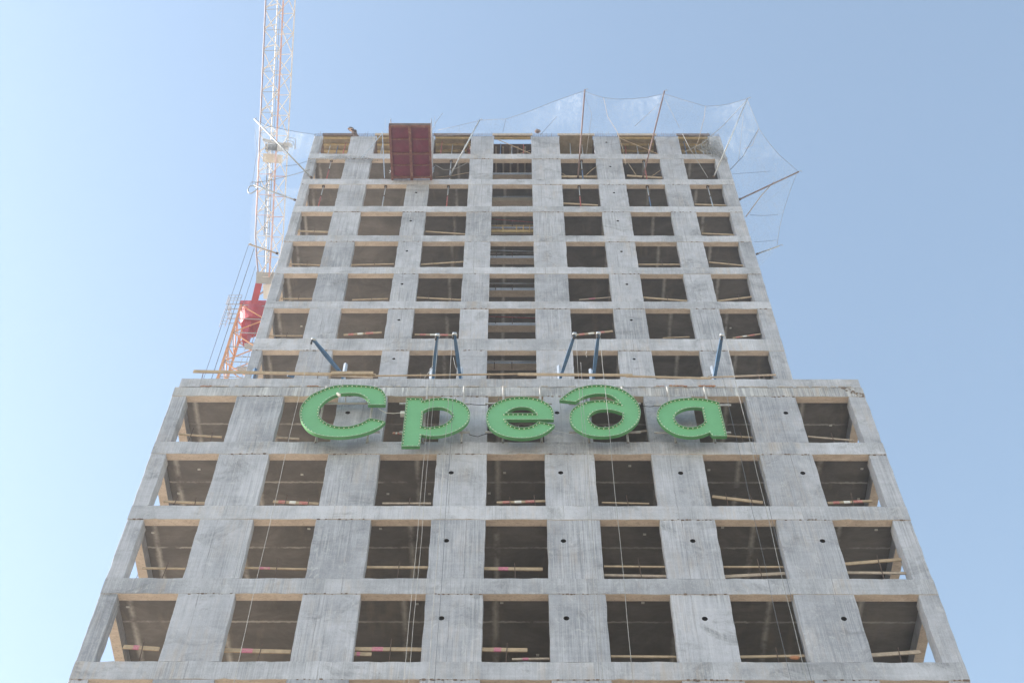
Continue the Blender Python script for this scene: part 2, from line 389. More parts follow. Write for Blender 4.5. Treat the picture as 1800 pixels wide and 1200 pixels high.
def pier_mesh(x0, x1, yf, z0, z1, dep=.27, holes=()):
    """wall pier; holes = [(x, z, radius)] are real sleeves right through the wall"""
    b = MB(); n = 10; L = []; R = []
    for i in range(n+1):
        z = z0+(z1-z0)*i/n
        L.append((x0+jit(x0, yf, z, .022), z)); R.append((x1+jit(x1+5, yf, z, .022), z))
    c = .012
    if not holes:
        for i in range(n):
            for yy, rev in ((yf, 0), (yf+dep, 1)):
                q = [(L[i][0]+c, yy, L[i][1]), (R[i][0]-c, yy, R[i][1]), (R[i+1][0]-c, yy, R[i+1][1]), (L[i+1][0]+c, yy, L[i+1][1])]
                b.add(q, [(0,1,2,3) if not rev else (3,2,1,0)])
    else:
        hx, hz, hr = holes[0]; N = 16
        for yy, rev in ((yf, 0), (yf+dep, 1)):
            cor = [(L[0][0]+c, z0), (R[0][0]-c, z0), (R[n][0]-c, z1), (L[n][0]+c, z1)]
            edges = [[(L[0][0]+c, z0), (R[0][0]-c, z0)], [(R[i][0]-c, R[i][1]) for i in range(n+1)], [(R[n][0]-c, z1), (L[n][0]+c, z1)], [(L[i][0]+c, L[i][1]) for i in range(n, -1, -1)]]
            for sd_ in range(4):
                a0 = math.radians(-135+90*sd_); arc = [(hx+hr*math.cos(a0+math.pi/2*k/4), hz+hr*math.sin(a0+math.pi/2*k/4)) for k in range(5)]
                poly = edges[sd_] + arc[::-1]
                vs = [(p[0], yy, p[1]) for p in poly]; idx = tuple(range(len(vs)))
                b.add(vs, [idx if not rev else idx[::-1]])
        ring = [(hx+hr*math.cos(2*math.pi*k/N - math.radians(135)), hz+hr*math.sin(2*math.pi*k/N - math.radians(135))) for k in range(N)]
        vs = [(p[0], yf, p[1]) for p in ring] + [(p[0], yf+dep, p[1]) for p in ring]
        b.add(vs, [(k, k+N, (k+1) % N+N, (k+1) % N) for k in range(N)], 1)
    for i in range(n):                                     # side faces with a small arris
        for E, sg in ((L, 1), (R, -1)):
            q = [(E[i][0]+c*sg, yf, E[i][1]), (E[i][0], yf+c, E[i][1]), (E[i][0], yf+dep, E[i][1]), (E[i][0]+c*sg, yf+dep, E[i][1])]
            q2 = [(E[i+1][0]+c*sg, yf, E[i+1][1]), (E[i+1][0], yf+c, E[i+1][1]), (E[i+1][0], yf+dep, E[i+1][1]), (E[i+1][0]+c*sg, yf+dep, E[i+1][1])]
            for a in range(2):
                f = [q[a], q[a+1], q2[a+1], q2[a]]
                b.add(f, [(3,2,1,0) if sg == -1 else (0,1,2,3)][:1])
    b.add([(x0+c,yf,z0),(x1-c,yf,z0),(x1-c,yf+dep,z0),(x0+c,yf+dep,z0)], [(3,2,1,0)])
    b.add([(x0+c,yf,z1),(x1-c,yf,z1),(x1-c,yf+dep,z1),(x0+c,yf+dep,z1)], [(0,1,2,3)])
    return b

HP = {3: -1.97, 4: 1.45, 5: 5.22, 6: 9.03}
for n in range(7, 12):                                     # lower block, the storeys the photograph shows
    for i, (x0, x1) in enumerate(piers_of(POD)):
        zb, zt = lvl(n), lvl(n+1)-BEAM
        h = []
        if i in HP and not (n == 11 and i in (3, 5)): h = [(HP[i]+random.uniform(-.02, .02), lvl(n)+1.62, .082)]
        if i == 2 and n == 11: h = [(-5.51, lvl(n)+1.62, .082)]
        e = .02 if 0 < i < 7 else 0
        o = pier_mesh(x0-random.uniform(0, e), x1+random.uniform(0, e), D+.010+random.uniform(0, .022), zb, zt, .27 if 0 < i < 7 else .42, h).build("pier", ['concrete', 'sleeve_shade'], B)
for n in range(13, 23):                                    # tower
    for i, (x0, x1) in enumerate(piers_of(TOW)):
        zb = lvl(n); zt = lvl(n+1)-BEAM if n < 22 else lvl(22)+2.36
        if n == 15: zt = lvl(16)-.95+.0
        if i == 0: x0 += .06
        h = []
        if i == 2 and n <= 20: h = [(-5.25+random.uniform(-.05, .05), lvl(n)+1.6, .07)]
        if i == 5: h = [(5.25+random.uniform(-.06, .1), lvl(n)+1.6, .07)]
        if n == 22 and i != 5: h = []
        pier_mesh(x0, x1, T+.010+random.uniform(0, .02), zb, zt, .27 if 0 < i < 7 else .42, h).build("pier", ['concrete', 'sleeve_shade'], B)
def seg_beams(yf, zt, zb, mat, cuts, xl=XL, xr=XR):
    xs = [xl] + cuts + [xr]
    for a, b in zip(xs[:-1], xs[1:]):
        bm_ = beam_mesh(a+.002, b-.002, yf+random.uniform(0, .006), zt, zb); me = bm_.mesh("floor_beam"); fix_normals(me)
        link("floor_beam", me, [mat, 'soffit'], B)
for n in range(7, 13):
    cuts = sorted(random.sample([-8.6, -5.0, -1.8, 1.8, 5.2, 8.6], random.choice((1, 2, 2, 3)))); cuts = [c+random.uniform(-.5, .5) for c in cuts]
    if n == 12: seg_beams(D, Z0-.115, Z0-BEAM, 'concrete_top', cuts)
    else: seg_beams(D, lvl(n), lvl(n)-BEAM, 'concrete_beam', cuts)
for n in range(13, 23):
    cuts = sorted(random.sample([-8.6, -5.0, -1.8, 1.8, 5.2, 8.6], random.choice((1, 2, 2)))); cuts = [c+random.uniform(-.5, .5) for c in cuts]
    seg_beams(T, lvl(n), lvl(n)-(.95 if n == 16 else BEAM), 'concrete_beam', cuts, XL+.06)
# upstand round the podium roof, set back a little from the ragged joint
for a, b in ((XL+.12, -6.3), (-6.296, 2.1), (2.104, XR-.02)):
    bm_ = beam_mesh(a, b, D+.03, Z0+.445, Z0-.06, .25); me = bm_.mesh("roof_upstand"); fix_normals(me); link("roof_upstand", me, 'concrete_beam', B)
for a, b in ((XL+.13, XL+.37), (XR-.3, XR-.04)): MB().box(a, b, D+.285, T+.3, Z0-.05, Z0+.44).build("roof_upstand", 'concrete_beam', B)
# mortar squeezed out along the joint
for k in range(64):
    x = XL+.25+random.random()*(XR-XL-.5); w = random.uniform(.08, .42); hh = random.uniform(.02, .055)
    zc = Z0-.09+random.uniform(-.012, .012); pts = []
    nn = 7; vs = []
    for i in range(nn+1):
        u = i/nn; xx = x+w*u; t = hh*math.sin(math.pi*u)**.5*(0.6+.4*random.random())
        vs += [(xx, D-.004, zc-t*.4), (xx, D-.022-.02*random.random(), zc), (xx, D+.02, zc+t)]
    fs = []
    for i in range(nn):
        for q in range(2): fs.append((i*3+q, i*3+3+q, i*3+4+q, i*3+1+q))
    if k == 0: MS = MB()
    MS.add(vs, fs)
MS.build("mortar_joint", 'mortar', B, kind='stuff')
FM = MB()
for (px0, px1) in ((1153, 1168), (1176, 1208), (1229, 1256), (1228, 1258), (352, 372), (540, 560)):
    a = at(px0, 678, D-.03); b = at(px1, 678.5, D-.03)
    for k in range(5):
        u = (k+.5)/5; FM.ball(a.lerp(b, u)+Vector((0, 0, random.uniform(-.02, .02))), (b.x-a.x)/9, 6, 4, (1.2, .5, .32))
FM.build("foam_residue", 'foam', B, kind='stuff')

# crumbs of rusty grout along the joint under each band
crumb = MB()
for n in list(range(7, 13)) + list(range(13, 23)):
    yf = D if n <= 12 else T; zb = lvl(n)-(.95 if n == 16 else BEAM)
    for i, (x0, x1) in enumerate(piers_of(POD if n <= 12 else TOW)):
        if random.random() < .3: continue
        x = x0+random.random()*.3
        while x < x1-.05:
            w = random.uniform(.015, .07); crumb.ball((x, yf+.006, zb+random.uniform(-.022, .012)), w, 5, 3, (1, .35, random.uniform(.25, .6))); x += random.uniform(.05, .3)
crumb.build("joint_grout", 'rust_grout', B, kind='stuff')
# floor slabs
M['screed'] = simple("dusty_floor_top", (.56, .51, .44), .95, 0, .12, 2)
def slab(n, yf, mat=('ceiling', 'screed'), notch=None, gap=False):
    zt = lvl(n)-.012; zb = lvl(n)-.20
    y0 = yf+.272; x0, x1 = XL+.30, XR-.30
    if notch:
        nd = notch
        m_ = MB(); a, b = TOW[3][0]-.1, TOW[3][1]+.1
        m_.box(x0, a, y0, BACK-.3, zb, zt); m_.box(b, x1, y0, BACK-.3, zb, zt); 
        if gap:                                            # light shaft left open beside the stair on the two top floors
            ga, gb = atz(900, 347.5, zb).y, atz(900, 353.5, zb).y+.06
            m_.box(a, b, yf+nd, ga, zb, zt); m_.box(a, b, gb, BACK-.3, zb, zt)
        else: m_.box(a, b, yf+nd, BACK-.3, zb, zt)
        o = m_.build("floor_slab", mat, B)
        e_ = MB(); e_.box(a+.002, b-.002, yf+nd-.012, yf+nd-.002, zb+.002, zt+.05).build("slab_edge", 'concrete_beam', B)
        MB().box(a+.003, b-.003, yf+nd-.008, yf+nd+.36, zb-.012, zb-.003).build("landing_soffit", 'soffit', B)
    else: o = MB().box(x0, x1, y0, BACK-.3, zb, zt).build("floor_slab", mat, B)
    top_second(o)
    return o
for n in range(7, 13): slab(n, D)
for n in range(13, 23): slab(n, T, notch=1.2, gap=n in (21, 22))
# side beams and side columns (seen through the corner openings), rear frame, lower storeys, core
for n in range(7, 23):
    yf = D if n <= 12 else T
    for xs, xe in ((XL+.0, XL+.29), (XR-.29, XR)):
        if n >= 13 and xs < 0: xs += .06; xe += .06
        MB().box(xs, xe, yf+.28, BACK, lvl(n)-BEAM, lvl(n)-.001, 0, 1).build("side_beam", ['concrete_beam', 'soffit'], B)
sf = MB()
for n in range(7, 22):
    if n == 12: continue
    yf = D if n < 12 else T
    y = yf+3.6
    while y < BACK-1.5:
        for xs in (XL+.02, XR-.29): sf.box(xs+(.06 if n > 12 and xs < 0 else 0), xs+.27+(.06 if n > 12 and xs < 0 else 0), y, y+.9, lvl(n), lvl(n+1)-BEAM)
        y += 3.5
sf.build("side_pier", 'concrete', B, kind='stuff')
rf = MB()
for n in range(7, 22):
    for (a, b) in piers_of(POD): rf.box(a, b, BACK-.29, BACK-.02, lvl(n), lvl(n+1)-BEAM)
    rf.box(XL, XR, BACK-.3, BACK, lvl(n+1)-BEAM, lvl(n+1))
rf.build("rear_frame", 'concrete', B, kind='stuff')
lf = MB()
for n in range(0, 7):
    lf.box(XL, XR, D, D+.27, lvl(n+1)-BEAM-(.002 if n == 6 else 0), lvl(n+1)-(.7 if n == 6 else 0))
    for (a, b) in piers_of(POD): lf.box(a, b, D+.02, D+.29, lvl(n)-(2.2 if n == 0 else 0), lvl(n+1)-BEAM)
    lf.box(XL+.3, XR-.3, D+.28, BACK-.3, lvl(n+1)-.22, lvl(n+1)-.03)
    for xs in (XL, XR-.29):
        lf.box(xs, xs+.29, D+.28, BACK, lvl(n+1)-BEAM-.003, lvl(n+1)-.03)
        y = D+3.6
        while y < BACK-1: lf.box(xs+.01, xs+.28, y, y+1.5, lvl(n)-(2.2 if n == 0 else 0), lvl(n+1)-BEAM); y += 3.5
    lf.box(XL, XR, BACK-.29, BACK-.02, lvl(n)-2, lvl(n)+1.2)
lf.build("lower_storeys", 'concrete', B, kind='stuff')
core = MB()
for x in (-6.0, -1.9, 1.9, 6.0): core.box(x-.12, x+.12, T+3.4, T+11, 0, lvl(22)+2.2)
core.box(-6.1, 6.1, T+11.01, T+11.25, 0, lvl(22)+2.2); core.box(-6.1, -2.03, T+3.41, T+3.62, 0, lvl(22)); core.box(2.03, 6.1, T+3.41, T+3.62, 0, lvl(22))
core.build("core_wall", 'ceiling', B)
# ceiling junction boxes
jb = {9: [(270,935),(1003,925)], }
_jb = MB(); _jb.box(-.045, .045, -.03, .03, -.03, 0); JM = _jb.mesh("junction_box"); JM.materials.append(M['paint_white'])
def jbox(px, py, n):
    p = atz(px, py, lvl(n)-.202); o = link("junction_box", JM, None, B); o.location = p - Vector(B.location)*0
    o.matrix_parent_inverse = Matrix.Translation(-B.location)
for px, py, n in ((269,935,10),(543,928,10),(669,928,10),(733,1060,9),(882,1058,9),(1130,1058,9),(1133,938,10),(1270,926,10),(1540,930,10),(225,1065,9),(350,824,11),(314,866,11),(531,833,11),(682,867,11),(755,867,11),(887,830,11),(860,866,11),(1107,818,11),(1246,825,11),(1515,823,11),(1509,876,11),(1621,1122,9),(945,1150,9),(530,573,17),(1284,576,17),(1460,747,12)):
    jbox(px, py, n)
# starter bars standing out of the top of the piers
for i, (x0, x1) in enumerate(piers_of(TOW)):
    r_ = MB(); zt = lvl(22)+2.36; nb = max(4, int((x1-x0)/.115))
    for k in range(nb):
        x = x0+.05+(x1-x0-.1)*k/(nb-1)
        for yy in (.06, .21):
            hgt = random.uniform(.55, .85) if random.random() < .7 else random.uniform(.25, .4)
            r_.tube([(x, T+yy, zt-.02), (x+random.uniform(-.03,.03), T+yy+random.uniform(-.03,.03), zt+hgt)], .008, 5)
    for zz in (.10, .26, .42): r_.tube([(x0+.02, T+.05, zt+zz), (x1-.02, T+.05+random.uniform(-.01,.01), zt+zz)], .009, 5)
    r_.build("starter_bars", 'rebar', B)

# ---------------------------------------------------------------- formwork of the top storey
ORD = ["leftmost", "second from left", "third from left", "middle", "third from right", "second from right", "rightmost"]
FW = 'formwork in the top openings'
for i, (x0, x1) in enumerate(TOW):
    zt = lvl(22)+2.34
    name = ORD[i]
    F = empty("formwork_deck", ((x0+x1)/2, T+.5, lvl(22)), {
        0: "weathered plywood formwork deck on props in the leftmost top opening", 1: "brown plywood formwork deck beside the maroon platform",
        2: "plywood formwork deck on grey props right of the maroon platform", 3: "yellow timber formwork open to the sky in the middle top opening",
        4: "blank tan plywood formwork behind the middle net pole", 5: "plywood and timber formwork on props in the second top opening from the right",
        6: "yellowish plywood formwork behind bunched netting at the right roof corner"}[i], "formwork", FW)
    dep = {3: .27, 4: 1.9}.get(i, 1.25)
    a, b = x0+.02, x1-.02
    MB().box(a, b, T+.02, T+dep, zt+.16, zt+.19).build("ply_sheet", 'ply', F)
    if i != 4:
        for yy in ([.10, .5, .9] if i != 3 else [.12]): MB().box(a+.01, b-.01, T+yy, T+yy+.09, zt, zt+.155).build("timber_beam", 'timber', F)
    MB().box(a-.1 if i else a, b+.1, T-.03, T+.015, zt+.10, zt+.36).build("edge_board", 'ply_dark' if i in (0, 2, 6) else 'wood_old', F)
    for j, u in enumerate((.2, .5, .8) if i != 4 else (.28, .72)):
        px = a+(b-a)*(u+random.uniform(-.05, .05)); mt = random.choice(['prop_grey', 'prop_red', 'prop_grey', 'prop_blue']); yy = T+.45+random.uniform(-.15, .15)
        MB().tube([(px, yy, lvl(22)), (px, yy, lvl(22)+1.3)], .033).tube([(px, yy, lvl(22)+1.25), (px+.01, yy, zt)], .024).box(px-.07, px+.07, yy-.07, yy+.07, lvl(22)-.01, lvl(22)+.01).build("prop", mt, F)
    if i in (3, 5): rod("brace", (a, T+.1, zt), (b, T+.1, lvl(22)+.2), .022, 'wood', F)
    if i in (3,): rod("brace", (b, T+.6, zt-.6), (a, T+.6, lvl(22)+.3), .022, 'wood', F)
dk = MB()
zt = lvl(22)+2.5
dk.box(XL+.3, -1.3, T+.32, BACK-1, zt+.05, zt+.08); dk.box(1.2, XR-.3, T+.32, BACK-1, zt+.05, zt+.08); dk.box(-1.298, 1.198, T+.56, atz(900, 347.3, zt).y, zt, zt+.03); dk.box(-1.298, 1.198, atz(900, 353.2, zt).y, BACK-1, zt, zt+.03)
DK = empty("formwork_table", (0, T+8, lvl(22)), "large dark plywood table form covering the floor behind the roof edge", "formwork")
dk.build("ply_sheet", 'ply_dark', DK)
bmx = MB()
for k in range(14):
    y = T+1.6+k*.7
    bmx.box(XL+.4, XR-.4, y, y+.08, zt-.17, zt-.005) if y > T+4.6 else (bmx.box(XL+.4, -1.35, y, y+.08, zt-.17, zt-.005), bmx.box(1.25, XR-.4, y, y+.08, zt-.17, zt-.005))
bmx.build("joists", 'timber', DK, kind='stuff')
for k in range(6): MB().box(-1.1+k*.42, -1.0+k*.42, T+.7, T+3.9, zt-.16, zt-.01).build("joist", 'wood_old', DK)

# steel props in the storeys below
def storey_word(n):
    w = {22: "top", 21: "second from top", 20: "third from top", 19: "fourth from top", 18: "fifth from top", 17: "sixth from top", 16: "seventh from top", 15: "eighth from top"}
    return w[n] if n in w else {12: "podium roof", 11: "sign", 10: "first below the sign", 9: "second below the sign", 8: "third below the sign"}[n]
BAYW = ["leftmost opening", "second opening from the left", "third opening from the left", "middle opening", "third opening from the right", "second opening from the right", "rightmost opening"]
PR = 'steel props between the upper floors'
for px, n, mt, y0 in ((568,20,'prop_red',330),(678,20,'prop_grey',328),(788,20,'prop_red',330),(1018,20,'prop_red',330),(1138,20,'prop_blue',330),(1245,20,'prop_grey',332),
                      (582,21,'prop_red',284),(793,21,'prop_grey',284),(1022,21,'prop_blue',286),(1132,21,'prop_red',286)):
    i = min(range(7), key=lambda j: abs(at(px, y0+15, T)[0]-(TOW[j][0]+TOW[j][1])/2)); x = at(px, y0, T+.14).x
    colw = {'prop_red': 'rusty red', 'prop_grey': 'grey zinc', 'prop_blue': 'dark blue'}[mt]
    P_ = empty("steel_prop", (x, T+.14, lvl(n)), f"{colw} prop in the {BAYW[i]}, {storey_word(n)} storey", "prop", PR)
    z1 = lvl(n+1)-BEAM
    MB().tube([(x, T+.14, lvl(n)), (x, T+.14, lvl(n)+1.4)], .036).build("outer_tube", mt, P_, True)
    MB().tube([(x, T+.14, lvl(n)+1.38), (x, T+.14, z1-.01)], .027).build("inner_tube", 'prop_grey', P_, True)
    MB().box(x-.08, x+.08, T+.06, T+.22, z1-.012, z1-.002).build("head_plate", 'rebar', P_)
    MB().tube([(x, T+.14, lvl(n)+1.36), (x, T+.14, lvl(n)+1.46)], .05).build("collar", 'rebar', P_, True)

# ---------------------------------------------------------------- guard boards
GB = 'guard boards across the openings'
def guard(px0, py0, px1, py1, n, bay, paint=0, th=.10, posts=2, Y=None, mat='wood', lab=None, dy=.34):
    front = (D if n < 12 else T)
    Y = (front+dy) if Y is None else Y
    a = at(px0, py0, Y); b = at(px1, py1, Y)
    kind = {0: "bare pine", 1: "red and white painted", 2: "magenta marked", 3: "thin weathered"}[paint]
    if mat == 'wood_old' and paint == 0: kind = "thin weathered"
    if lab is None:
        where = f"{BAYW[bay]}, {storey_word(n)} storey"
        if n < 12: where = f"{BAYW[bay]}, " + {11: "storey behind the sign", 10: "first storey below the sign", 9: "second storey below the sign", 8: "third storey below the sign"}[n]
        lab = f"{kind} guard board, {where}"
    G = empty("guard_board", (a+b)/2, lab, "guard board", GB)
    MB().bar(a, b, .035, th).build("plank", mat, G)
    d = b-a
    if paint:
        pm = ['paint_red', 'paint_white'] if paint == 1 else ['paint_pink']
        us = [(.12, .26), (.36, .5), (.58, .78)] if paint == 1 else [(.28, .44)]
        for q, (u, v) in enumerate(us): MB().bar(a+d*u+Vector((0,-.003,0)), a+d*v+Vector((0,-.003,0)), .038, th+.005).build("painted_band", pm[q % len(pm)], G)
    for k in range(posts):
        u = (.28, .78)[k] if posts == 2 else .55
        p = a+d*u; z = lvl(n)
        if n == 12: z = Z0+.4
        lean = random.uniform(-.12, .12)
        MB().tube([(p.x-lean*.3, Y-.03, z-.02), (p.x+lean*.3, Y-.03, p.z+random.uniform(.18, .4))], .013, 6).build("rebar_post", 'rebar', G)
    return G
for row in (
    (315,763,390,768,11,0,0,.07,2),(484,768,526,771,11,1,0,.07,1,None,'wood_old'),(690,761,706,762,11,2,1,.08,0),(1110,760,1138,757,11,4,0,.08,0,None,'wood_old'),(1277,766,1326,769,11,5,0,.08,1),(1420,767,1500,774,11,6,0,.06,1,None,'wood_old'),
    (288,881,360,884,10,0,0,.09,2),(480,881,560,885,10,1,1,.10,2),(672,884.5,758,884.5,10,2,0,.07,1,None,'wood_old'),(873,883,960,880.5,10,3,1,.09,2),(1058,883,1141,885,10,4,0,.05,1),(1252,872.5,1341,883,10,5,0,.12,2),(1455,884,1533,880,10,6,1,.09,1),
    (250,998,326,999,9,0,0,.06,1),(424,997,539,1000,9,1,2,.06,1),(638,996.5,752,997,9,2,0,.09,1),(846,999,954,1000,9,3,2,.12,1),(1062,995,1176,996,9,4,0,.06,1),(1272,996,1386,996,9,5,0,.06,1),(1484,991,1592,982,9,6,0,.11,1),
    (217,1136,280,1140,8,0,2,.13,1),(392,1142,511,1145,8,1,2,.13,1),(620,1140,741,1141,8,2,2,.13,1),(845,1141,927,1142,8,3,2,.13,1),(1074,1153,1196,1154,8,4,0,.07,0),(1299,1154,1421,1152,8,5,0,.08,1),(1532,1151,1618,1145,8,6,0,.12,1,None,'wood_old'),
    (470,590,532,590,16,0,0,.06,1),(604,588.5,671,584,16,1,1,.12,1),(729,588,804,589,16,2,1,.10,1),(1010,589,1077,582,16,4,1,.12,1),(1165,594,1212,592,16,5,0,.05,0),(1288,594,1337,587,16,6,1,.07,0),
    (494,525,550,525,17,0,0,.07,1),(619,527,682,525,17,1,0,.07,1),(732,523,811,527,17,2,0,.10,2),(1018,527,1081,522,17,4,3,.05,0,None,'wood_old'),(1131,523,1208,529,17,5,0,.12,1),(1262,529,1328,521,17,6,0,.11,1),
    (508,464,567,466,18,0,0,.07,1),(617,465.5,692,464,18,1,0,.07,1),(740,465,817,460,18,2,0,.11,2),(1122,465,1199,465,18,5,0,.09,1),(1246,461,1309,467,18,6,0,.10,1),
    (521,406,578,408,19,0,0,.16,1),(748,407,822,412,19,2,0,.10,0),(1234,410.5,1292,413,19,6,0,.10,0),
    (990,357.5,1051,361,20,4,0,.14,0),(1221,359.5,1277,361,20,6,0,.12,1),
    (986,310.5,1056,311,21,4,0,.22,0),(1102,309,1167,313,21,5,0,.2,0)):
    guard(*row)
for row, lab in (((1062,1010.5,1177,1012.5,9,4,0,.09,0,None,'wood_old'), "lower grey guard board, third opening from the right, second storey below the sign"),
                 ((1272,1013,1389,1007,9,5,0,.11,0,None,'wood_old'), "lower grey guard board, second opening from the right, second storey below sign"),
                 ((1486,1006,1602,1007,9,6,0,.09,1,None,'wood_old'), "lower grey guard board, rightmost opening, second storey below the sign"),
                 ((617,1148.5,653,1149.5,8,2,2,.12,0), "short plank end, third opening from the left, third storey below the sign"),
                 ((900,1158,966,1157,8,3,3,.06,0,None,'wood_old'), "thin slat on the sill, middle opening, third storey below the sign")):
    guard(*row, lab=lab)
# long rail boards along the podium roof
def roofboard(px0, py0, px1, py1, th, Y, mat, lab, ps=()):
    a = at(px0, py0, Y); b = at(px1, py1, Y)
    G = empty("rail_board", (a+b)/2, lab, "board", 'rail boards along the podium roof')
    MB().bar(a, b, .04, th).build("plank", mat, G)
    for px in ps:
        p = at(px, (py0+py1)/2, Y+.04); MB().tube([(p.x, Y+.05, Z0+.40), (p.x+random.uniform(-.03,.03), Y+.05, p.z+.14)], .014, 6).build("rebar_post", 'rebar', G)
roofboard(340, 652.5, 660, 659.5, .15, D+.10, 'wood', "long pine rail board reaching past the podium's left end", (358, 448, 560))
roofboard(582, 655.5, 656, 655.5, .17, D+.045, 'wood', "short doubled board at the foot of the first hoist arm", ())
roofboard(584, 659.5, 655, 664, .07, D+.10, 'wood_old', "broken grey board sagging below the doubled board", ())
roofboard(655, 660.5, 915, 657, .05, D+.10, 'wood', "thin pale lath between the first and middle rail boards", (740, 860))
roofboard(910, 657.5, 1112, 659.5, .13, D+.08, 'wood', "tan board with dark knot under the middle hoist arms", (1023, 1060))
roofboard(1100, 661, 1250, 665, .08, D+.10, 'wood', "sloping pine board right of the middle hoist arms", (1170,))
roofboard(1232, 663.5, 1364, 658.5, .06, D+.3, 'wood_old', "thin reddish board in front of the tower's right corner", (1335, 1342))

# column of stair openings: rail pipes in the slot behind the middle bay
RP = 'rail pipes in the stair slot'
for n, px0, py0, px1, py1, mt in ((16,860,556,941,559,'prop_red'),(17,860,498,941,498.5,'steel'),(18,862,440,939,442,'steel'),(19,863,385,938,391,'prop_red'),(15,857,635,943,635,'steel')):
    a = at(px0, py0, T+.75); b = at(px1, py1, T+.75)
    R_ = empty("rail_pipe", (a+b)/2, {16: "reddish rail pipe in the middle slot, second storey above the podium roof", 17: "pale rail pipe in the middle slot, third storey above the podium roof", 18: "pale rail pipe in the middle slot, fourth storey above the podium roof", 19: "reddish rail pipe in the middle slot above the yellow timber frame", 15: "grey rail pipe in the middle slot just above the podium roof"}[n], "rail pipe", RP)
    MB().tube([a, b], .03).build("pipe", mt, R_, True)
    for u in (.14, .5):
        p = a.lerp(b, u); MB().tube([(p.x, T+.8, p.z-.5), (p.x, T+.8, p.z+.25)], .02, 6).build("post", 'rebar', R_)
YT = empty("timber_frame", at(901, 405, T+.9), "yellow timber frame with three uprights in the middle slot, fourth storey from the top", "timber frame")
for py, th in ((397, .10), (406.5, .22)):
    a = at(864, py, T+.9); b = at(938, py, T+.9); MB().bar(a, b, .05, th).build("rail", 'timber', YT)
for px in (884, 908, 920, 931): MB().bar(at(px, 396, T+.86), at(px, 409, T+.86), .06, .06).build("upright", 'timber', YT)

# ---------------------------------------------------------------- green sign letters
YS = D-.62                                # front of the rims
LET = {
 'es': ((520,665), [(1575,455,1),(1588,370,0),(1572,290,0),(1530,220,0),(1450,165,0),(1330,135,0),(1150,118,0),(950,112,0),(750,118,0),(650,135,0),(520,175,0),(390,230,0),(270,290,0),(180,375,0),(110,460,0),(76,560,0),(72,650,0),(95,740,0),(145,820,0),(210,890,0),(310,950,0),(440,990,0),(620,1015,0),(800,1020,0),(1000,1002,0),(1180,965,0),(1350,905,0),(1480,835,0),(1570,755,1),(1400,712,0),(1285,700,1),(1190,762,0),(1080,805,0),(950,838,0),(800,845,0),(660,828,0),(545,785,0),(465,730,0),(412,650,0),(402,570,0),(422,490,0),(490,410,0),(600,330,0),(740,272,0),(900,252,0),(1070,255,0),(1180,288,0),(1255,350,0),(1275,405,0),(1268,455,1)], []),
 'er': ((690,675), [(245,240,1),(515,242,1),(532,292,1),(620,268,0),(700,252,0),(800,242,0),(900,242,0),(1000,250,0),(1110,272,0),(1210,310,0),(1290,370,0),(1340,440,0),(1362,515,0),(1350,595,0),(1310,670,0),(1235,742,0),(1130,805,0),(1000,858,0),(870,892,0),(740,906,0),(620,902,0),(505,882,1),(475,1082,1),(155,1085,1)], [(535,470,1),(600,432,0),(700,408,0),(820,402,0),(920,418,0),(1000,458,0),(1044,510,0),(1045,565,0),(1000,635,0),(920,695,0),(820,730,0),(700,750,0),(600,752,0),(512,735,1)]),
 'ie': ((840,670), [(1335,665,1),(1335,580,0),(1318,500,0),(1272,430,0),(1190,370,0),(1080,318,0),(960,288,0),(820,272,0),(680,275,0),(540,295,0),(400,338,0),(290,395,0),(200,470,0),(155,560,0),(145,640,0),(165,720,0),(210,800,0),(290,872,0),(400,930,0),(540,970,0),(700,990,0),(860,988,0),(1000,966,0),(1130,925,0),(1250,855,0),(1350,762,1),(1200,728,0),(1065,702,1),(1000,755,0),(930,788,0),(830,808,0),(720,808,0),(620,782,0),(535,735,0),(480,665,1)], [(490,560,1),(560,502,0),(650,462,0),(760,447,0),(880,457,0),(960,490,0),(1030,560,1)]),
 'de': ((980,665), [(35,375,1),(150,280,0),(280,195,0),(400,152,0),(540,124,0),(700,112,0),(860,120,0),(1000,145,0),(1130,190,0),(1250,262,0),(1350,350,0),(1420,450,0),(1455,560,0),(1452,655,0),(1410,750,0),(1330,840,0),(1220,915,0),(1080,975,0),(900,1008,0),(750,1012,0),(600,998,0),(450,955,0),(325,880,0),(245,795,0),(215,700,0),(222,610,0),(272,530,0),(350,472,0),(450,428,0),(560,398,0),(700,380,0),(850,380,0),(980,400,0),(1105,440,1),(1040,362,0),(960,305,0),(850,268,0),(700,262,0),(560,285,0),(440,325,0),(315,402,1),(150,385,0)], [(1142,600,1),(1142,680,0),(1100,758,0),(1000,822,0),(900,852,0),(780,857,0),(680,835,0),(600,780,0),(557,715,0),(560,655,0),(605,600,0),(680,560,0),(780,541,0),(900,541,0),(1020,560,0)]),
 'a': ((1140,675), [(1240,325,1),(1380,905,1),(1125,905,1),(1078,838,1),(960,885,0),(800,915,0),(650,910,0),(500,880,0),(360,812,0),(250,725,0),(172,620,0),(146,540,0),(165,460,0),(230,372,0),(340,308,0),(480,265,0),(650,245,0),(820,242,0),(980,258,0),(1120,288,0)], [(945,412,1),(998,650,1),(950,695,0),(860,740,0),(740,755,0),(640,745,0),(540,708,0),(478,642,0),(456,580,0),(480,510,0),(560,452,0),(680,412,0),(820,400,0)]),
}
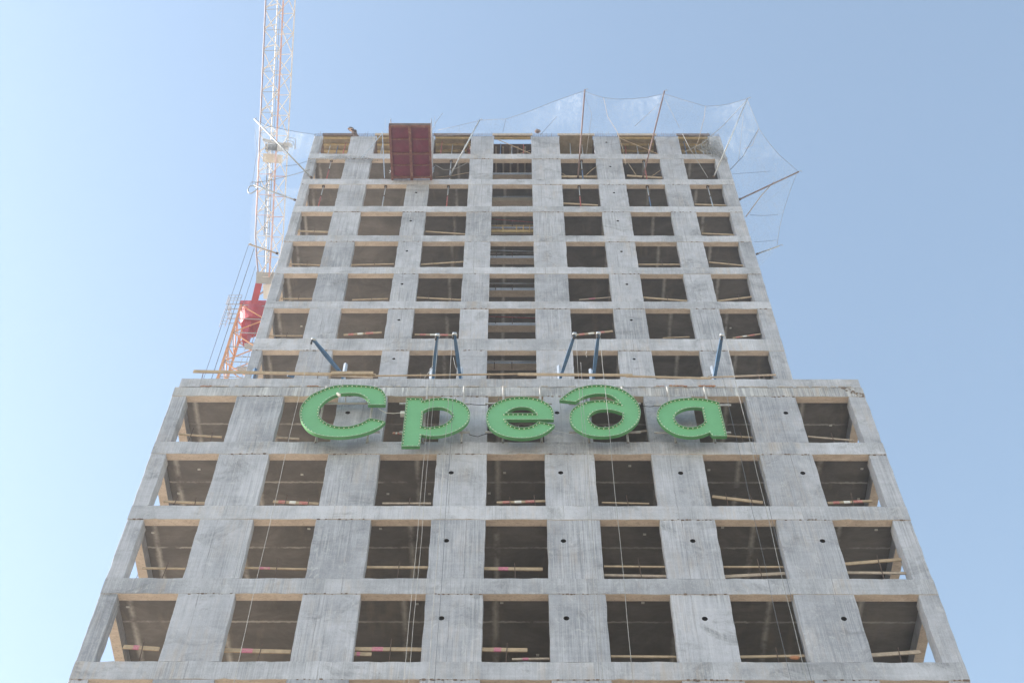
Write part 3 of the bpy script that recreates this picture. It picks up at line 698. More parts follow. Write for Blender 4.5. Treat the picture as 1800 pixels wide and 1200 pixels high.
def smooth_loop(pts, org, Y):
    """closed outline through the control points; corners stay sharp"""
    P = [at(org[0]+x/10, org[1]+y/10, Y) for x, y, c in pts]; Cn = [c for _, _, c in pts]; n = len(P); out = []
    for i in range(n):
        p1, p2 = P[i], P[(i+1) % n]; p0 = P[i-1] if not Cn[i] else p1-(p2-p1); p3 = P[(i+2) % n] if not Cn[(i+1) % n] else p2+(p2-p1)
        seg = 3
        for k in range(seg):
            t = k/seg
            q = .5*((2*p1) + (-p0+p2)*t + (2*p0-5*p1+4*p2-p3)*t*t + (-p0+3*p1-3*p2+p3)*t*t*t)
            out.append(Vector((q.x, Y, q.z)))
    return out
def area(l): return .5*sum(l[i].x*l[(i+1) % len(l)].z-l[(i+1) % len(l)].x*l[i].z for i in range(len(l)))
def offset(l, d):
    n = len(l); out = []
    for i in range(n):
        a = (l[i]-l[i-1]); b = (l[(i+1) % n]-l[i]); a.normalize(); b.normalize()
        na = Vector((-a.z, 0, a.x)); nb = Vector((-b.z, 0, b.x)); m = na+nb
        if m.length < .2: m = na.copy()
        m.normalize(); k = min(1/max(.35, m.dot(na)), 2.2); out.append(l[i]+m*d*k)
    return out
_b = MB(); _b.ball((0,0,0), .020, 8, 5); BM_ = _b.mesh("bulb", True); BM_.materials.append(M['bulb'])
LETLAB = {'es': "large green channel letter C, first letter of the sign", 'er': "green channel letter shaped like a p with long stem, second in the sign",
          'ie': "green channel letter e in the middle of the sign", 'de': "green channel letter like a reversed six with a hooked top, fourth in the sign",
          'a': "green channel letter a with straight right stem, last in the sign"}
RECESS = .055
for key, (org, outer, inner) in LET.items():
    loops = [smooth_loop(outer, org, YS)] + ([smooth_loop(inner, org, YS)] if inner else [])
    if area(loops[0]) < 0: loops[0].reverse()
    if len(loops) > 1 and area(loops[1]) > 0: loops[1].reverse()
    cx = sum(v.x for v in loops[0])/len(loops[0]); zmin = min(v.z for v in loops[0])
    LT = empty("sign_letter", (cx, YS+.2, zmin), LETLAB[key], "sign letter", 'green letters of the sign')
    # recessed face: filled outline
    bm = bmesh.new(); es = []
    for lp in loops:
        off = offset(lp, .018); vs = [bm.verts.new((v.x, YS+RECESS, v.z)) for v in off]
        es += [bm.edges.new((vs[i], vs[(i+1) % len(vs)])) for i in range(len(vs))]
    bmesh.ops.triangle_fill(bm, use_beauty=True, use_dissolve=False, edges=es)
    for f in bm.faces:
        f.normal_update()
        if f.normal.y > 0: f.normal_flip()
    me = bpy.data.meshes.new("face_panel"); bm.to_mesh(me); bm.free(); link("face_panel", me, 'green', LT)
    # returns (side walls) with thickness, and a pale front lip
    rt = MB(); tr = MB()
    for lp in loops:
        inn = offset(lp, .016); n = len(lp)
        A = [(v.x, YS, v.z) for v in lp]; Bk = [(v.x, YS+.13, v.z) for v in lp]; Ai = [(v.x, YS+.001, v.z) for v in inn]; Bi = [(v.x, YS+RECESS+.012, v.z) for v in inn]
        fs = []
        for i in range(n):
            j = (i+1) % n
            fs += [(i, i+n, j+n, j), (2*n+i, 2*n+j, 3*n+j, 3*n+i)]
        rt.add(A+Bk+Ai+Bi, fs)
        io = offset(lp, .017); oo = offset(lp, -.005)
        V1 = [(v.x, YS-.006, v.z) for v in oo]; V2 = [(v.x, YS-.006, v.z) for v in offset(lp, .010)]; V3 = [(v.x, YS+.012, v.z) for v in oo]
        fs = []
        for i in range(n):
            j = (i+1) % n; fs += [(i, j, n+j, n+i), (i, 2*n+i, 2*n+j, j)]
        tr.add(V1+V2+V3, fs)
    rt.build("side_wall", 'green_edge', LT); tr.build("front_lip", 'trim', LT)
    bk = MB(); bm = bmesh.new(); es = []
    for lp in loops:
        vs = [bm.verts.new((v.x, YS+.127, v.z)) for v in offset(lp, .004)]; es += [bm.edges.new((vs[i], vs[(i+1) % len(vs)])) for i in range(len(vs))]
    bmesh.ops.triangle_fill(bm, use_beauty=True, use_dissolve=False, edges=es); me = bpy.data.meshes.new("back_panel"); bm.to_mesh(me); bm.free(); link("back_panel", me, 'green_edge', LT)
    # bulbs on the inside of the rim
    nb = 0
    for lp in loops:
        inn = offset(lp, .036); acc = 0.0
        for i in range(len(inn)):
            a, b = inn[i], inn[(i+1) % len(inn)]; L_ = (b-a).length
            while acc < L_:
                p = a.lerp(b, acc/L_ if L_ else 0); acc += .155
                if random.random() < .015: continue
                o = link("bulb", BM_, None, LT); o.location = (p.x, YS+.028, p.z); o.matrix_parent_inverse = Matrix.Translation(-LT.location); nb += 1
            acc -= L_
    # steel frame behind
    xs = {'es': (555+0, 645), 'er': (743, 811), 'ie': (884, 952), 'de': (1036, 1104), 'a': (1188.5, 1257)}[key]
    for px in xs:
        x = at(px, 776, D-.18).x; zb = at(px, 778, D-.18).z
        zt_ = Z0-.35 if key != 'es' else Z0-.35
        MB().tube([(x, D-.18, zb), (x, D-.18, zt_)], .038, 10, cap=False).tube([(x, D-.18, zb+.002), (x, D-.18, zt_-.01)], .032, 10, cap=False).build("frame_post", 'frame', LT, True)
        MB().tube([(x, D-.18, zb+.06), (x, D-.18, zb+.07)], .031, 10).build("tube_end_shade", 'black', LT)  # black disc stands in for the shade inside the open tube end
        for zz in (zb+.30, zt_-.25): MB().bar((x, D-.15, zz), (x, D+.03, zz), .05, .05).build("anchor", 'frame', LT)
    x0, x1 = {'es': (548, 668), 'er': (702, 826), 'ie': (853, 970), 'de': (1000, 1126), 'a': (1150, 1285)}[key]
    for py in ({'es': (709, 759), 'er': (709.5, 759.5), 'ie': (709, 759), 'de': (709.5, 759.5), 'a': (712, 760)}[key]):
        a = at(x0, py, D-.25); b = at(x1, py, D-.25)
        MB().bar(a, b, .05, .06).build("frame_rail", 'frame', LT)
        for u in (.2, .5, .8):
            p = a.lerp(b, u); MB().bar((p.x, D-.27, p.z), (p.x, YS+.129, p.z), .03, .03).build("bracket", 'frame', LT)
# cables between letters
def cable(pts, r, mat, lab, name="cable", cat="cable", group=None):
    o = MB().tube(pts, r, 6).build(name, mat, None, True); return tag(o, lab, cat, group)
def pxpath(l, Y): return [at(x, y, Y) for x, y in l]
cable(pxpath([(665,717),(672,722),(680,725.5),(692,726.5),(700,725.5),(708,725)], D-.3), .012, 'paint_white', "pale cable sagging from the letter C to a small white box")
jbx = MB(); c = at(707.5, 727, D-.3); jbx.box(c.x-.07, c.x+.07, D-.36, D-.22, c.z-.07, c.z+.07); tag(jbx.build("connection_box", 'paint_white'), "small white connection box at the stem of the second letter", "box")
cable(pxpath([(820,708.5),(830,710.5),(842,711.5),(856,711.5)], D-.2), .012, 'black', "black cable at the top between second and middle letters")
cable(pxpath([(824,763),(832,765.5),(840,767),(848,764),(857,761.5)], D-.2), .012, 'black', "drooping black cable low between second and middle letters")
cable(pxpath([(1122,713),(1135,713.8),(1142,714.5),(1150,713.5),(1163,711.5)], D-.15), .012, 'black', "black cable leading to the last letter")
cable(pxpath([(970,755),(985,759),(1000,762),(1015,765)], D-.1), .006, 'paint_white', "thin white string below the middle and fourth letters")
cb = MB(); cb.bar(at(592.5,691.5,YS-.05), at(598,695.5,YS-.05), .10, .06); tag(cb.build("rope_lock", 'paint_white'), "small white rope lock hanging over the letter C", "rope lock")
cable(pxpath([(604,668),(602,676),(597,682),(596,692)], YS-.04), .01, 'rope', "short rope dangling over the top of the letter C", "rope", "rope")

# ---------------------------------------------------------------- hoist arms on the podium roof
HA = 'blue hoist arms on the podium roof'
DAV = [  # tip px, foot px, label, back stub px
 ((551,597), (603,660), (609,641), "leftmost blue hoist arm leaning steeply to the left over the edge"),
 ((769,590), (762,664), (760,650), "thin blue hoist arm, left of the pair above the second letter"),
 ((799,588), (809,662), (812,648), "thicker blue hoist arm, right of the pair above the second letter"),
 ((1010,588), (985,664), (983,645), "blue hoist arm leaning right, left of the pair above the fourth letter"),
 ((1052,587), (1043,664), (1039,651), "upright blue hoist arm, right of the pair above the fourth letter"),
 ((1269,590), (1256,663), (1252,646), "rightmost blue hoist arm above the last letter")]
TIPS = []
for (tp, fp, sp, lab) in DAV:
    foot = at(fp[0], fp[1], D+.55); tip = at(tp[0], tp[1], D-.85)
    A_ = empty("davit_hoist", foot, lab, "davit", HA)
    d = (tip-foot)
    b = MB(); side = d.cross(Vector((1,0,0))).normalized()
    # tapered box arm
    vs = []
    for u, w, h in ((0, .10, .12), (.55, .13, .17), (1, .09, .11)):
        p = foot.lerp(tip, u)
        for i, j in ((-1,-1),(1,-1),(1,1),(-1,1)): vs.append(p + Vector((1,0,0))*(i*w/2) + side*(j*h/2))
    fs = [(3,2,1,0), (8,9,10,11)]
    for s_ in range(2):
        for k in range(4): fs.append((s_*4+k, s_*4+(k+1) % 4, s_*4+4+(k+1) % 4, s_*4+4+k))
    b.add(vs, fs); me = b.mesh("arm"); fix_normals(me); link("arm", me, 'blue', A_)
    sp_ = at(sp[0], sp[1], D+.75); MB().bar((sp_.x, D+.75, Z0+.2), (sp_.x-.02, D+.72, sp_.z), .09, .12).build("back_stub", 'steel', A_)
    MB().bar((foot.x, D+.2, Z0+.5), (foot.x, D+1.2, Z0+.5), .09, .09).build("base_rail", 'blue', A_)
    MB().bar((foot.x, foot.y, Z0+.05), foot, .08, .10).build("post", 'blue', A_)
    MB().tube([tip+Vector((-.07,0,.02)), tip+Vector((.07,0,.02))], .075, 12).build("pulley", 'steel', A_, True)
    MB().tube([tip+Vector((-.045,-.02,-.06)), tip+Vector((-.045,-.02,-.28))], .035, 8).build("hook_block", 'black', A_, True)
    rod("bolt", tip+Vector((-.09, 0, .02)), tip+Vector((.09, 0, .02)), .02, 'steel', A_)
    TIPS.append(tip)
RG = 'ropes hanging down the facade'
def vrope(x, y, z1, z0, r, mat, lab):
    pts = [Vector((x+.012*math.sin(k*1.7+x), y, z1+(z0-z1)*k/24)) for k in range(25)]
    tag(MB().tube(pts, r, 6).build("rope", mat, None, True), lab, "rope", RG)
t = TIPS
vrope(t[0].x-.05, t[0].y-.02, t[0].z-.2, 0.3, .007, 'rope', "pale rope hanging from the leftmost hoist arm, passing left of the letter C")
vrope(t[1].x-.08, t[1].y, t[1].z-.2, .3, .006, 'rope', "left rope of the close pair crossing the second letter's bowl")
vrope(t[1].x+.04, t[1].y+.02, t[1].z-.2, .3, .0055, 'rope', "right rope of the close pair crossing the second letter's bowl")
vrope(t[2].x-.06, t[2].y, t[2].z-.2, .3, .007, 'rope', "single pale rope crossing the right side of the second letter")
vrope(t[2].x+.10, t[2].y+.05, t[2].z-2.9, .3, .007, 'wire', "thin dark wire just right of the second letter's single rope")
vrope(t[3].x+.04, t[3].y, t[3].z-.2, .3, .006, 'rope', "pale rope crossing the left side of the fourth letter")
vrope(t[3].x+.14, t[3].y+.03, t[3].z-1.7, .3, .006, 'rope', "second thin rope close beside the one on the fourth letter's left side")
vrope(t[4].x+.05, t[4].y, t[4].z-.2, .3, .0085, 'rope', "thick pale rope crossing the middle of the fourth letter")
vrope(t[5].x+.10, t[5].y, t[5].z-.2, 12, .0085, 'rope', "thick pale rope passing right of the last letter")
vrope(t[5].x+.28, t[5].y+.25, t[5].z-3.4, 12, .008, 'wire', "thin dark wire right of the last letter's thick rope")
vrope(t[5].x-.22, t[5].y+.3, t[5].z-1.6, 12, .006, 'wire', "hair thin wire crossing the last letter's stem")
cable(sag(at(768,630,D+.2), at(746,664,D+.3), .1, 8), .014, 'rope', "slack rope trailing left from the thin hoist arm", "rope", "rope")
cable(sag(at(797,628,D+.2), at(803,650,D+.3), .08, 8), .010, 'rope', "slack cord between rope and arm of the thicker hoist arm", "rope", "rope")
cable(pxpath([(994,612),(991.5,617),(994,621),(998,622)], D+.1), .010, 'rope', "small loose rope loop left of the leaning hoist arm", "rope", "rope")
cable(pxpath([(1031,617),(1030,622),(1031,626),(1032,628)], D+.1), .010, 'rope', "short rope end hanging below the tan beam between hoist arms", "rope", "rope")
cable(pxpath([(1252,658),(1245,661),(1240,664)], D+.2), .016, 'rope', "short pale tie at the foot of the rightmost hoist arm", "rope", "rope")
tc = MB(); tc.ball(at(1397, 1155, D-.05), .11, 8, 5, (1.3, .6, .5)); tag(tc.build("rope_bundle", 'foam', None, True), "orange tie where the right hand ropes meet the sill", "rope tie")
for k, (px, py, w) in enumerate(((449, 658, 5), (512, 661, 6))):
    p = at(px, py, D+.5); b = MB()
    if k == 0: b.bar((p.x, D+.5, Z0+.3), (p.x-.05, D+.45, p.z+.25), .12, .1)
    else: b.bar((p.x-.12, D+.4, p.z), (p.x+.1, D+.5, p.z+.05), .13, .14); b.ball((p.x-.12, D+.4, p.z+.05), .07)
    tag(b.build("clamp", 'blue'), ("dark blue upright clamp under the long rail board by the tower corner", "small blue pulley block lying on the upstand left of the first arm")[k], "clamp")

# ---------------------------------------------------------------- maroon loading platform
zz = lvl(21)
L0 = atz(688, 312.5, zz); L1 = atz(683.5, 221, zz); R0_ = atz(757.5, 312.5, zz); R1_ = atz(759.5, 222, zz)
xa, xb = -6.63, -4.42; ya, yb = 29.92, T-.02
LP = empty("loading_platform", ((xa+xb)/2, T, zz), "maroon steel loading platform cantilevered from the upper left of the tower, seen from below", "platform")
for x, w in ((xa+.06, .12), ((xa+xb)/2, .15), (xb-.06, .12)):
    MB().box(x-w/2, x+w/2, ya, yb, zz-.18, zz-.02).build("long_beam", 'rust_red', LP)
ys = [ya+.03] + [atz(720, py, zz).y for py in (244, 269, 289.5)] + [yb-.12]
for k, y in enumerate(ys):
    w = .05 if k in (1, 3) else .10
    for a, b in ((xa+.122, (xa+xb)/2-.077), ((xa+xb)/2+.077, xb-.122)):
        MB().box(a, b, y-w/2, y+w/2, zz-.15 if w > .06 else zz-.10, zz-.022).build("cross_beam", 'rust_red', LP)
for k in range(4):
    for a, b in ((xa+.12, (xa+xb)/2-.07), ((xa+xb)/2+.07, xb-.12)):
        MB().box(a, b, ys[k]+.004, ys[k+1]-.004, zz-.018, zz+.012).build("deck_panel", 'maroon', LP)
MB().box(xa, xb, ya-.05, ya-.005, zz-.05, zz+.16).build("toe_board", 'ply_dark', LP)
for x in (xa+.02, xb-.02):
    for y in (ya+.1, (ya+yb)/2, yb-.15): rod("rail_post", (x, y, zz), (x, y, zz+1.1), .022, 'steel', LP)
    for h in (.55, 1.08): rod("handrail", (x, ya+.1, zz+h), (x, yb-.15, zz+h), .018, 'steel', LP)
rod("tie_rod", (xb+.05, ya+.3, zz), at(766, 218, T+.3), .015, 'steel', LP)
rod("tie_rod", (xa-.05, ya+.3, zz), at(682, 236, T+.3), .015, 'steel', LP)
rod("stay", at(672, 232, T-.5), at(676, 313, T-.1), .028, 'steel', LP)
rod("stay", at(671, 236, T-.5), at(634, 280, T-.1), .025, 'steel', LP)
for k, (x, sgn) in enumerate(((xa-.05, -1), (xb+.05, 1))):
    pts = [(x+.04*math.sin(i*2.1+k), T-.3-.02*i, zz+.9-i*.14) for i in range(9)]
    MB().tube(pts, .02, 6).build("chain", 'steel', LP, True)
# concrete spill below the platform
# ---------------------------------------------------------------- net poles, netting
NP = 'net poles round the top of the tower'
def pole(tp, yt, bp, yb_, r, mat, lab, hook=True):
    a = at(bp[0], bp[1], yb_); b = at(tp[0], tp[1], yt)
    E_ = empty("net_pole", a, lab, "pole", NP)
    MB().tube([a, b], r, 8).build("tube", mat, E_, True)
    d = (b-a).normalized()
    MB().tube([b-d*.05, b+Vector((.10, -.05, .03)), b+Vector((.16, -.05, -.07))], .02, 6).build("hook", 'steel', E_, True)
    MB().tube([a, a+d*.12], r*1.5, 8).build("foot_clamp", 'rebar', E_, True)
    return a, b
p1 = pole((447,209), T-1.9, (548,313), T+.05, .045, 'prop_grey', "long grey net pole slanting up to the left across the crane jib")
p2 = pole((843,211), T-2.2, (789,313), T+.1, .042, 'steel', "grey net pole with a hooked tip right of the maroon platform")
p3 = pole((1028,158), T-3.0, (1016,312), T+.1, .042, 'pole_brown', "tallest net pole, standing nearly upright near the roof middle")
p4 = pole((1168,160), T-3.0, (1130,313), T+.1, .042, 'pole_brown', "brown net pole leaning right, behind the second opening from the right")
p5 = pole((1314,173), T-2.6, (1254,313), T+.1, .042, 'steel', "pale net pole reaching over the tower's right roof corner")
p6 = pole((1404,302), T+.4, (1299,351), T+1.0, .045, 'pole_brown', "dull brown net pole sticking out sideways on the right")
p7 = pole((1370,432), T+.6, (1329,447), T+1.2, .036, 'steel', "short pale net pole, lowest on the tower's right side")
p8 = pole((446,325), T+.2, (520,352), T+.9, .045, 'prop_grey', "grey net pole with a coil at its tip, sticking out sideways on the left")
p9 = pole((437,429), T+.4, (489,446), T+1.0, .042, 'wood_old', "lowest net pole on the tower's left side, crossing the crane")
coil = MB(); cc = at(444, 333, T+.15)
coil.tube([cc+Vector((.24*math.cos(a/12*2*math.pi), .05*math.sin(a), .42*math.sin(a/12*2*math.pi))) for a in range(13)], .035, 6, cap=False)
coil.tube([cc+Vector((-.2, 0, .35)), cc+Vector((-.22, 0, .85)), cc+Vector((.28, 0, .95)), cc+Vector((.34, 0, .4))], .02, 6)
tag(coil.build("cable_coil", 'prop_grey', None, True), "dark cable coil with wire loop at the tip of the left side pole", "coil")

def ruled(name, A, Bl, mat, lab=None, parent=None, amp=.22, nu=40, nv=14, seed=0, bulge=.5):
    """net hung between two border lines, sagging and wrinkled"""
    def res(L_, n):
        seg = [(L_[i+1]-L_[i]).length for i in range(len(L_)-1)]; tot = sum(seg); out = []
        for k in range(n+1):
            s_ = tot*k/n; i = 0
            while i < len(seg)-1 and s_ > seg[i]: s_ -= seg[i]; i += 1
            out.append(L_[i].lerp(L_[i+1], min(1, s_/max(seg[i], 1e-6))))
        return out
    a = res(A, nu); b = res(Bl, nu); vs = []; fs = []
    for i in range(nu+1):
        for j in range(nv+1):
            v = j/nv; p = a[i].lerp(b[i], v); e = math.sin(math.pi*v)
            w = noise.noise(Vector((p.x*.5+seed, p.z*.5, p.y*.5)))*amp + noise.noise(Vector((p.x*1.6+seed, p.z*1.2, 3)))*amp*.4
            p = p + Vector((w*e, w*e*.6, -bulge*e + w*e)); vs.append(p)
    for i in range(nu):
        for j in range(nv):
            q = i*(nv+1)+j; fs.append((q, q+nv+1, q+nv+2, q+1))
    m_ = MB(); m_.add(vs, fs); return m_.build(name, mat, parent, True)
NET = empty("safety_net", (0, T-1, lvl(22)), "fine white safety netting spread on poles over the roof edge and right corner", "safety net")
dY = lambda px: T-2.0 if px < 900 else T-2.8
top_px = [(770,229),(806,221),(843,212),(866,210),(889,209.5),(930,196),(975,178),(1027,160),(1044,167),(1061,172),(1085,174.5),(1112,174),(1140,171),(1167,165),(1202,176),(1240,187),(1262,186),(1282,183),(1313,174)]
border = []
for px, py in top_px:
    u = (px-770)/(1313-770); Y = T-.2-2.8*min(1, u*2.6); border.append(at(px, py, Y))
inner = [Vector((at(770, 232, T).x, T-.06, lvl(22)+2.3))] + [Vector((at(px, 238, T).x, T-.06, lvl(22)+2.38)) for px in (800,843,900,960,1020,1080,1140,1200)] + [Vector((XR-.9, T-.08, lvl(22)+1.9)), Vector((XR-.25, T-.08, lvl(22)+.6))]
ruled("net_sheet", border, inner, 'net', parent=NET, seed=3, nu=60)
b2 = [border[-1], at(1335,228,T-2.1), at(1352,252,T-1.6), at(1371,274,T-1.0), at(1388,288,T-.3), at(1402,301,T+.4)]
in2 = [Vector((XR-.22, T-.06, lvl(22)+.6)), Vector((XR+.02, T+.2, lvl(21)+2.2)), Vector((XR+.03, T+.7, lvl(21)+.9)), Vector((XR+.03, T+1.0, lvl(20)+.4))]
ruled("net_sheet", b2, in2, 'net', parent=NET, seed=9, nu=34)
b3 = [b2[-1], at(1388,338,T+.5), at(1377,372,T+.5), at(1370,402,T+.6), at(1366,430,T+.6)]
in3 = [in2[-1], Vector((XR+.03, T+1.1, lvl(19)+1.4)), Vector((XR+.03, T+1.2, lvl(18)+1.6))]
ruled("net_sheet", b3, in3, 'net', parent=NET, seed=15, nu=30, bulge=.25)
for bb in (border, b2, b3):
    MB().tube(bb, .010, 5).build("border_rope", 'rope', NET, True)
for l, Yq, r, mt in (([(1061,172),(1068,205),(1085,232),(1095,262),(1100,290)], T-1.2, .013, 'wood_old'),
                 ([(1240,187),(1238,206),(1233,226),(1228,246),(1220,265)], T-1.2, .013, 'wood_old'),
                 ([(889,209.5),(884,232)], T-1.0, .012, 'wire'), ([(979,205),(950,237)], T-.8, .012, 'wire'),
                 ([(1028,170),(1040,200),(1031,270)], T-1.5, .010, 'rope'), ([(1166,176),(1116,222)], T-1.5, .012, 'rope'), ([(1170,176),(1194,224)], T-1.5, .012, 'rope'),
                 ([(1313,176),(1270,222),(1235,252),(1203,268)], T-1.2, .018, 'rope'), ([(1200,236),(1213,262),(1244,312)], T-.4, .018, 'rope'),
                 ([(1333,228),(1322,246),(1306,275),(1284,298)], T-.6, .02, 'wire'), ([(1307,200),(1302,250),(1298,282)], T-1.2, .010, 'rope'),
                 ([(1334,225),(1322,256),(1308,262)], T-.9, .012, 'wood_old'), ([(1360,320),(1338,344),(1311,381)], T+.8, .025, 'wood_old'),
                 ([(1287,306),(1330,303),(1354,301)], T+.6, .009, 'wire'), ([(1318,378),(1345,379),(1368,377)], T+.8, .010, 'wire'),
                 ([(1326,425),(1348,424),(1364,422)], T+.8, .009, 'wire')):
    P_ = pxpath(l, Yq)
    MB().tube(P_, r, 5).build("guy_rope", mt, NET, True)
# bunched netting at the right corner
cp = [at(x, y, T-.08) for x, y in ((1225,262),(1236,270),(1250,276),(1266,279),(1277,284))]; cq = [at(x, y, T-.12) for x, y in ((1228,255),(1246,250),(1260,262),(1272,270),(1280,279))]
ruled("net_fold", cq, cp, 'net_bunch', parent=NET, amp=.12, nu=24, nv=6, seed=31, bulge=.06)
ruled("net_fold", [at(1234,246,T-.15), at(1262,240,T-.2), at(1272,262,T-.1)], [at(1236,268,T-.1), at(1256,272,T-.1), at(1274,280,T-.1)], 'net_bunch', parent=NET, amp=.1, nu=20, nv=8, seed=37, bulge=.05)
# left net
NL = empty("safety_net", (XL-1, T-1, lvl(21)), "thin safety netting at the tower's left corner in front of the crane", "safety net")
lt = [at(449,211,T-1.8), at(472,222,T-1.5), at(500,228,T-1.1), at(528,233,T-.6), at(556,237,T-.05)]
lb = [at(448,322,T+.1), at(480,300,T), at(505,284,T), at(530,279,T-.05), at(552,272,T-.05)]
ruled("net_sheet", lt, lb, 'net_thin', parent=NL, seed=41, nu=30, bulge=.2)
lb2 = [at(447,326,T+.2), at(441,380,T+.3), at(438,428,T+.4)]; lc2 = [at(524,330,T+.6), at(506,392,T+.7), at(488,442,T+.8)]
o_ = ruled("net_sheet", lb2, lc2, 'net_thin', parent=NL, seed=44, nu=22, bulge=.2)
lf_ = [at(545,280,T-.1), at(570,276,T-.12), at(600,272,T-.1), at(640,275,T-.1), at(665,281,T-.1)]; lg_ = [at(545,287,T-.1), at(562,281,T-.15), at(600,281,T-.1), at(640,283,T-.1), at(668,283,T-.1)]
ruled("net_fold", lf_, lg_, 'net_bunch', parent=NL, amp=.08, nu=26, nv=5, seed=51, bulge=.05)
MB().tube(lt, .012, 5).build("border_rope", 'wire', NL, True)
MB().tube(pxpath([(448,322),(480,316),(520,306),(545,298)], T), .018, 5).build("guy_rope", 'rope', NL, True)
MB().tube(pxpath([(500,292),(520,290),(545,282)], T-.1), .012, 5).build("guy_rope", 'wire', NL, True)
MB().tube(pxpath([(448,228),(452,262),(447,300),(443,325)], T-.6), .010, 5).build("guy_rope", 'wire', NL, True)
# small ropes across upper openings
for l, lab in (([(765,290),(780,299),(800,297),(822,286)], "pale rope slung across the third opening from the left under the hooked pole"),
               ([(765,312),(795,309),(826,303)], "orange brown lath leaning behind the hooked pole's foot"),
               ([(1056,288),(1040,299),(1026,312)], "pale batten leaning left of the tallest net pole's foot"),
               ([(987,304),(1000,312)], "short batten end low beside the tallest net pole"),
               ([(1105,288),(1120,311)], "pale batten leaning right under the second opening from the right"),
               ([(1166,296),(1143,312)], "pale batten leaning left under the second opening from the right")):
    o = MB().tube(pxpath(l, T+.12), .016, 5).build("batten" if 'batten' in lab or 'lath' in lab else "rope", 'wood' if 'rope' not in lab else 'rope', None, True); tag(o, lab, "batten" if 'rope' not in lab else "rope")
cable(pxpath([(764,218),(778,199)], T-.6), .014, 'prop_grey', "thin rod sticking up right of the maroon platform", "rod", "rod")
cable(pxpath([(764,205),(764,226)], T-.6), .010, 'prop_grey', "short upright wire at the platform's right corner", "wire", "wire")
cable(pxpath([(677,209),(677,230)], T-.2), .010, 'prop_grey', "short upright wire left of the maroon platform", "wire", "wire")

# ---------------------------------------------------------------- workers
def skin_body(name, joints, edges, mat, parent):
    me = bpy.data.meshes.new(name); me.from_pydata([j[0] for j in joints], edges, []); o = bpy.data.objects.new(name, me); COL.objects.link(o)
    m1 = o.modifiers.new("skin", 'SKIN'); m2 = o.modifiers.new("sub", 'SUBSURF'); m2.levels = m2.render_levels = 1
    for i, j in enumerate(joints): me.skin_vertices[0].data[i].radius = (j[1], j[1]*.85)
    me.skin_vertices[0].data[0].use_root = True
    me.materials.append(M[mat]); o.parent = parent
    return o
def worker(loc, rz, bend, hat, jacket, lab):
    W = empty("person", loc, lab, "person", 'workers on the tower'); W.rotation_euler = (0, 0, rz)
    s, c = math.sin(bend), math.cos(bend)
    hip = Vector((0, 0, .95)); up = Vector((0, -s, c)); ch = hip+up*.35; nk = hip+up*.56; hd = hip+up*.62+Vector((0, -.02, .06))
    J = [(hip, .15), (ch, .17), (nk, .065), (ch+Vector((.2,0,.1)), .07), (ch+Vector((-.2,0,.1)), .07),
         (ch+Vector((.27,-.1,-.18)), .05), (ch+Vector((.2,-.34,-.22)), .035), (ch+Vector((-.27,-.1,-.18)), .05), (ch+Vector((-.2,-.34,-.22)), .035),
         (Vector((.10,0,.9)), .10), (Vector((.11,-.03,.5)), .07), (Vector((.12,.02,.08)), .045), (Vector((.12,-.12,.04)), .04),
         (Vector((-.10,0,.9)), .10), (Vector((-.11,-.03,.5)), .07), (Vector((-.12,.02,.08)), .045), (Vector((-.12,-.12,.04)), .04)]
    skin_body("body", J, [(0,1),(1,2),(1,3),(1,4),(3,5),(5,6),(4,7),(7,8),(0,9),(9,10),(10,11),(11,12),(0,13),(13,14),(14,15),(15,16)], jacket, W)
    h = MB(); h.ball(hd+Vector((0,-.01,.05)), .105, 12, 9, (.86, 1, 1.15)); h.ball(hd+Vector((0,-.115,.04)), .018, 6, 4); h.tube([nk-up*.03, hd], .055, 8)
    h.ball(hd+Vector((.09,0,.05)), .022, 6, 4); h.ball(hd+Vector((-.09,0,.05)), .022, 6, 4)
    o = h.build("head", 'skin', None, True); o.parent = W
    k = MB(); k.ball(hd+Vector((0,0,.10)), .125, 14, 8, (.95, 1.1, .85)); k.add([hd+Vector(((.15*math.cos(a)), -.02+.19*math.sin(a), .085)) for a in [2*math.pi*q/16 for q in range(16)]], [tuple(range(16)), tuple(range(15,-1,-1))])
    o = k.build("helmet" if hat == 'helmet' else "cap", hat, None, True); o.parent = W
    for sx in (-1, 1):
        hand = MB(); p = ch+Vector((.2*sx, -.40, -.22)); hand.ball(p, .04, 8, 5, (.9, 1.2, .5))
        for q in range(4): hand.tube([p+Vector((-.027+.018*q, -.03, 0)), p+Vector((-.029+.019*q, -.075-.006*(q in (1,2)), -.015)), p+Vector((-.029+.019*q, -.09, -.035))], .009, 5)
        hand.tube([p+Vector((-.035*sx, 0, 0)), p+Vector((-.062*sx, -.03, -.01))], .010, 5)
        o = hand.build("hand", 'skin', None, True); o.parent = W
    return W
p = at(826, 262, T+1.0)
yw = T+.5
for _ in range(40):
    if at(826, 263, yw).z - (lvl(22)+1.65) < 0: yw += .05
worker((at(828, 263, yw).x, yw, lvl(22)), 0.3, .15, 'helmet', 'vest', "worker in a white helmet peering out beside the pier under the hooked pole")
zd = lvl(22)+2.55; yw = T+.6
for _ in range(80):
    if at(630, 219, yw).z < zd+1.32: yw += .05
worker((at(633, 219, yw).x, yw, zd), -1.0, .75, 'cap', 'jacket', "stooping worker in a grey cap above the left roof edge")
sk = MB(); c = at(945, 231, T+.15); sk.ball(c, .17, 10, 7, (1.1, .7, .9)); sk.ball(c+Vector((-.03,0,.18)), .09, 8, 6, (.8,.8,1.2)); tag(sk.build("sack", 'bag', None, True), "brown sack lying on the roof edge right of the yellow timber formwork", "sack")

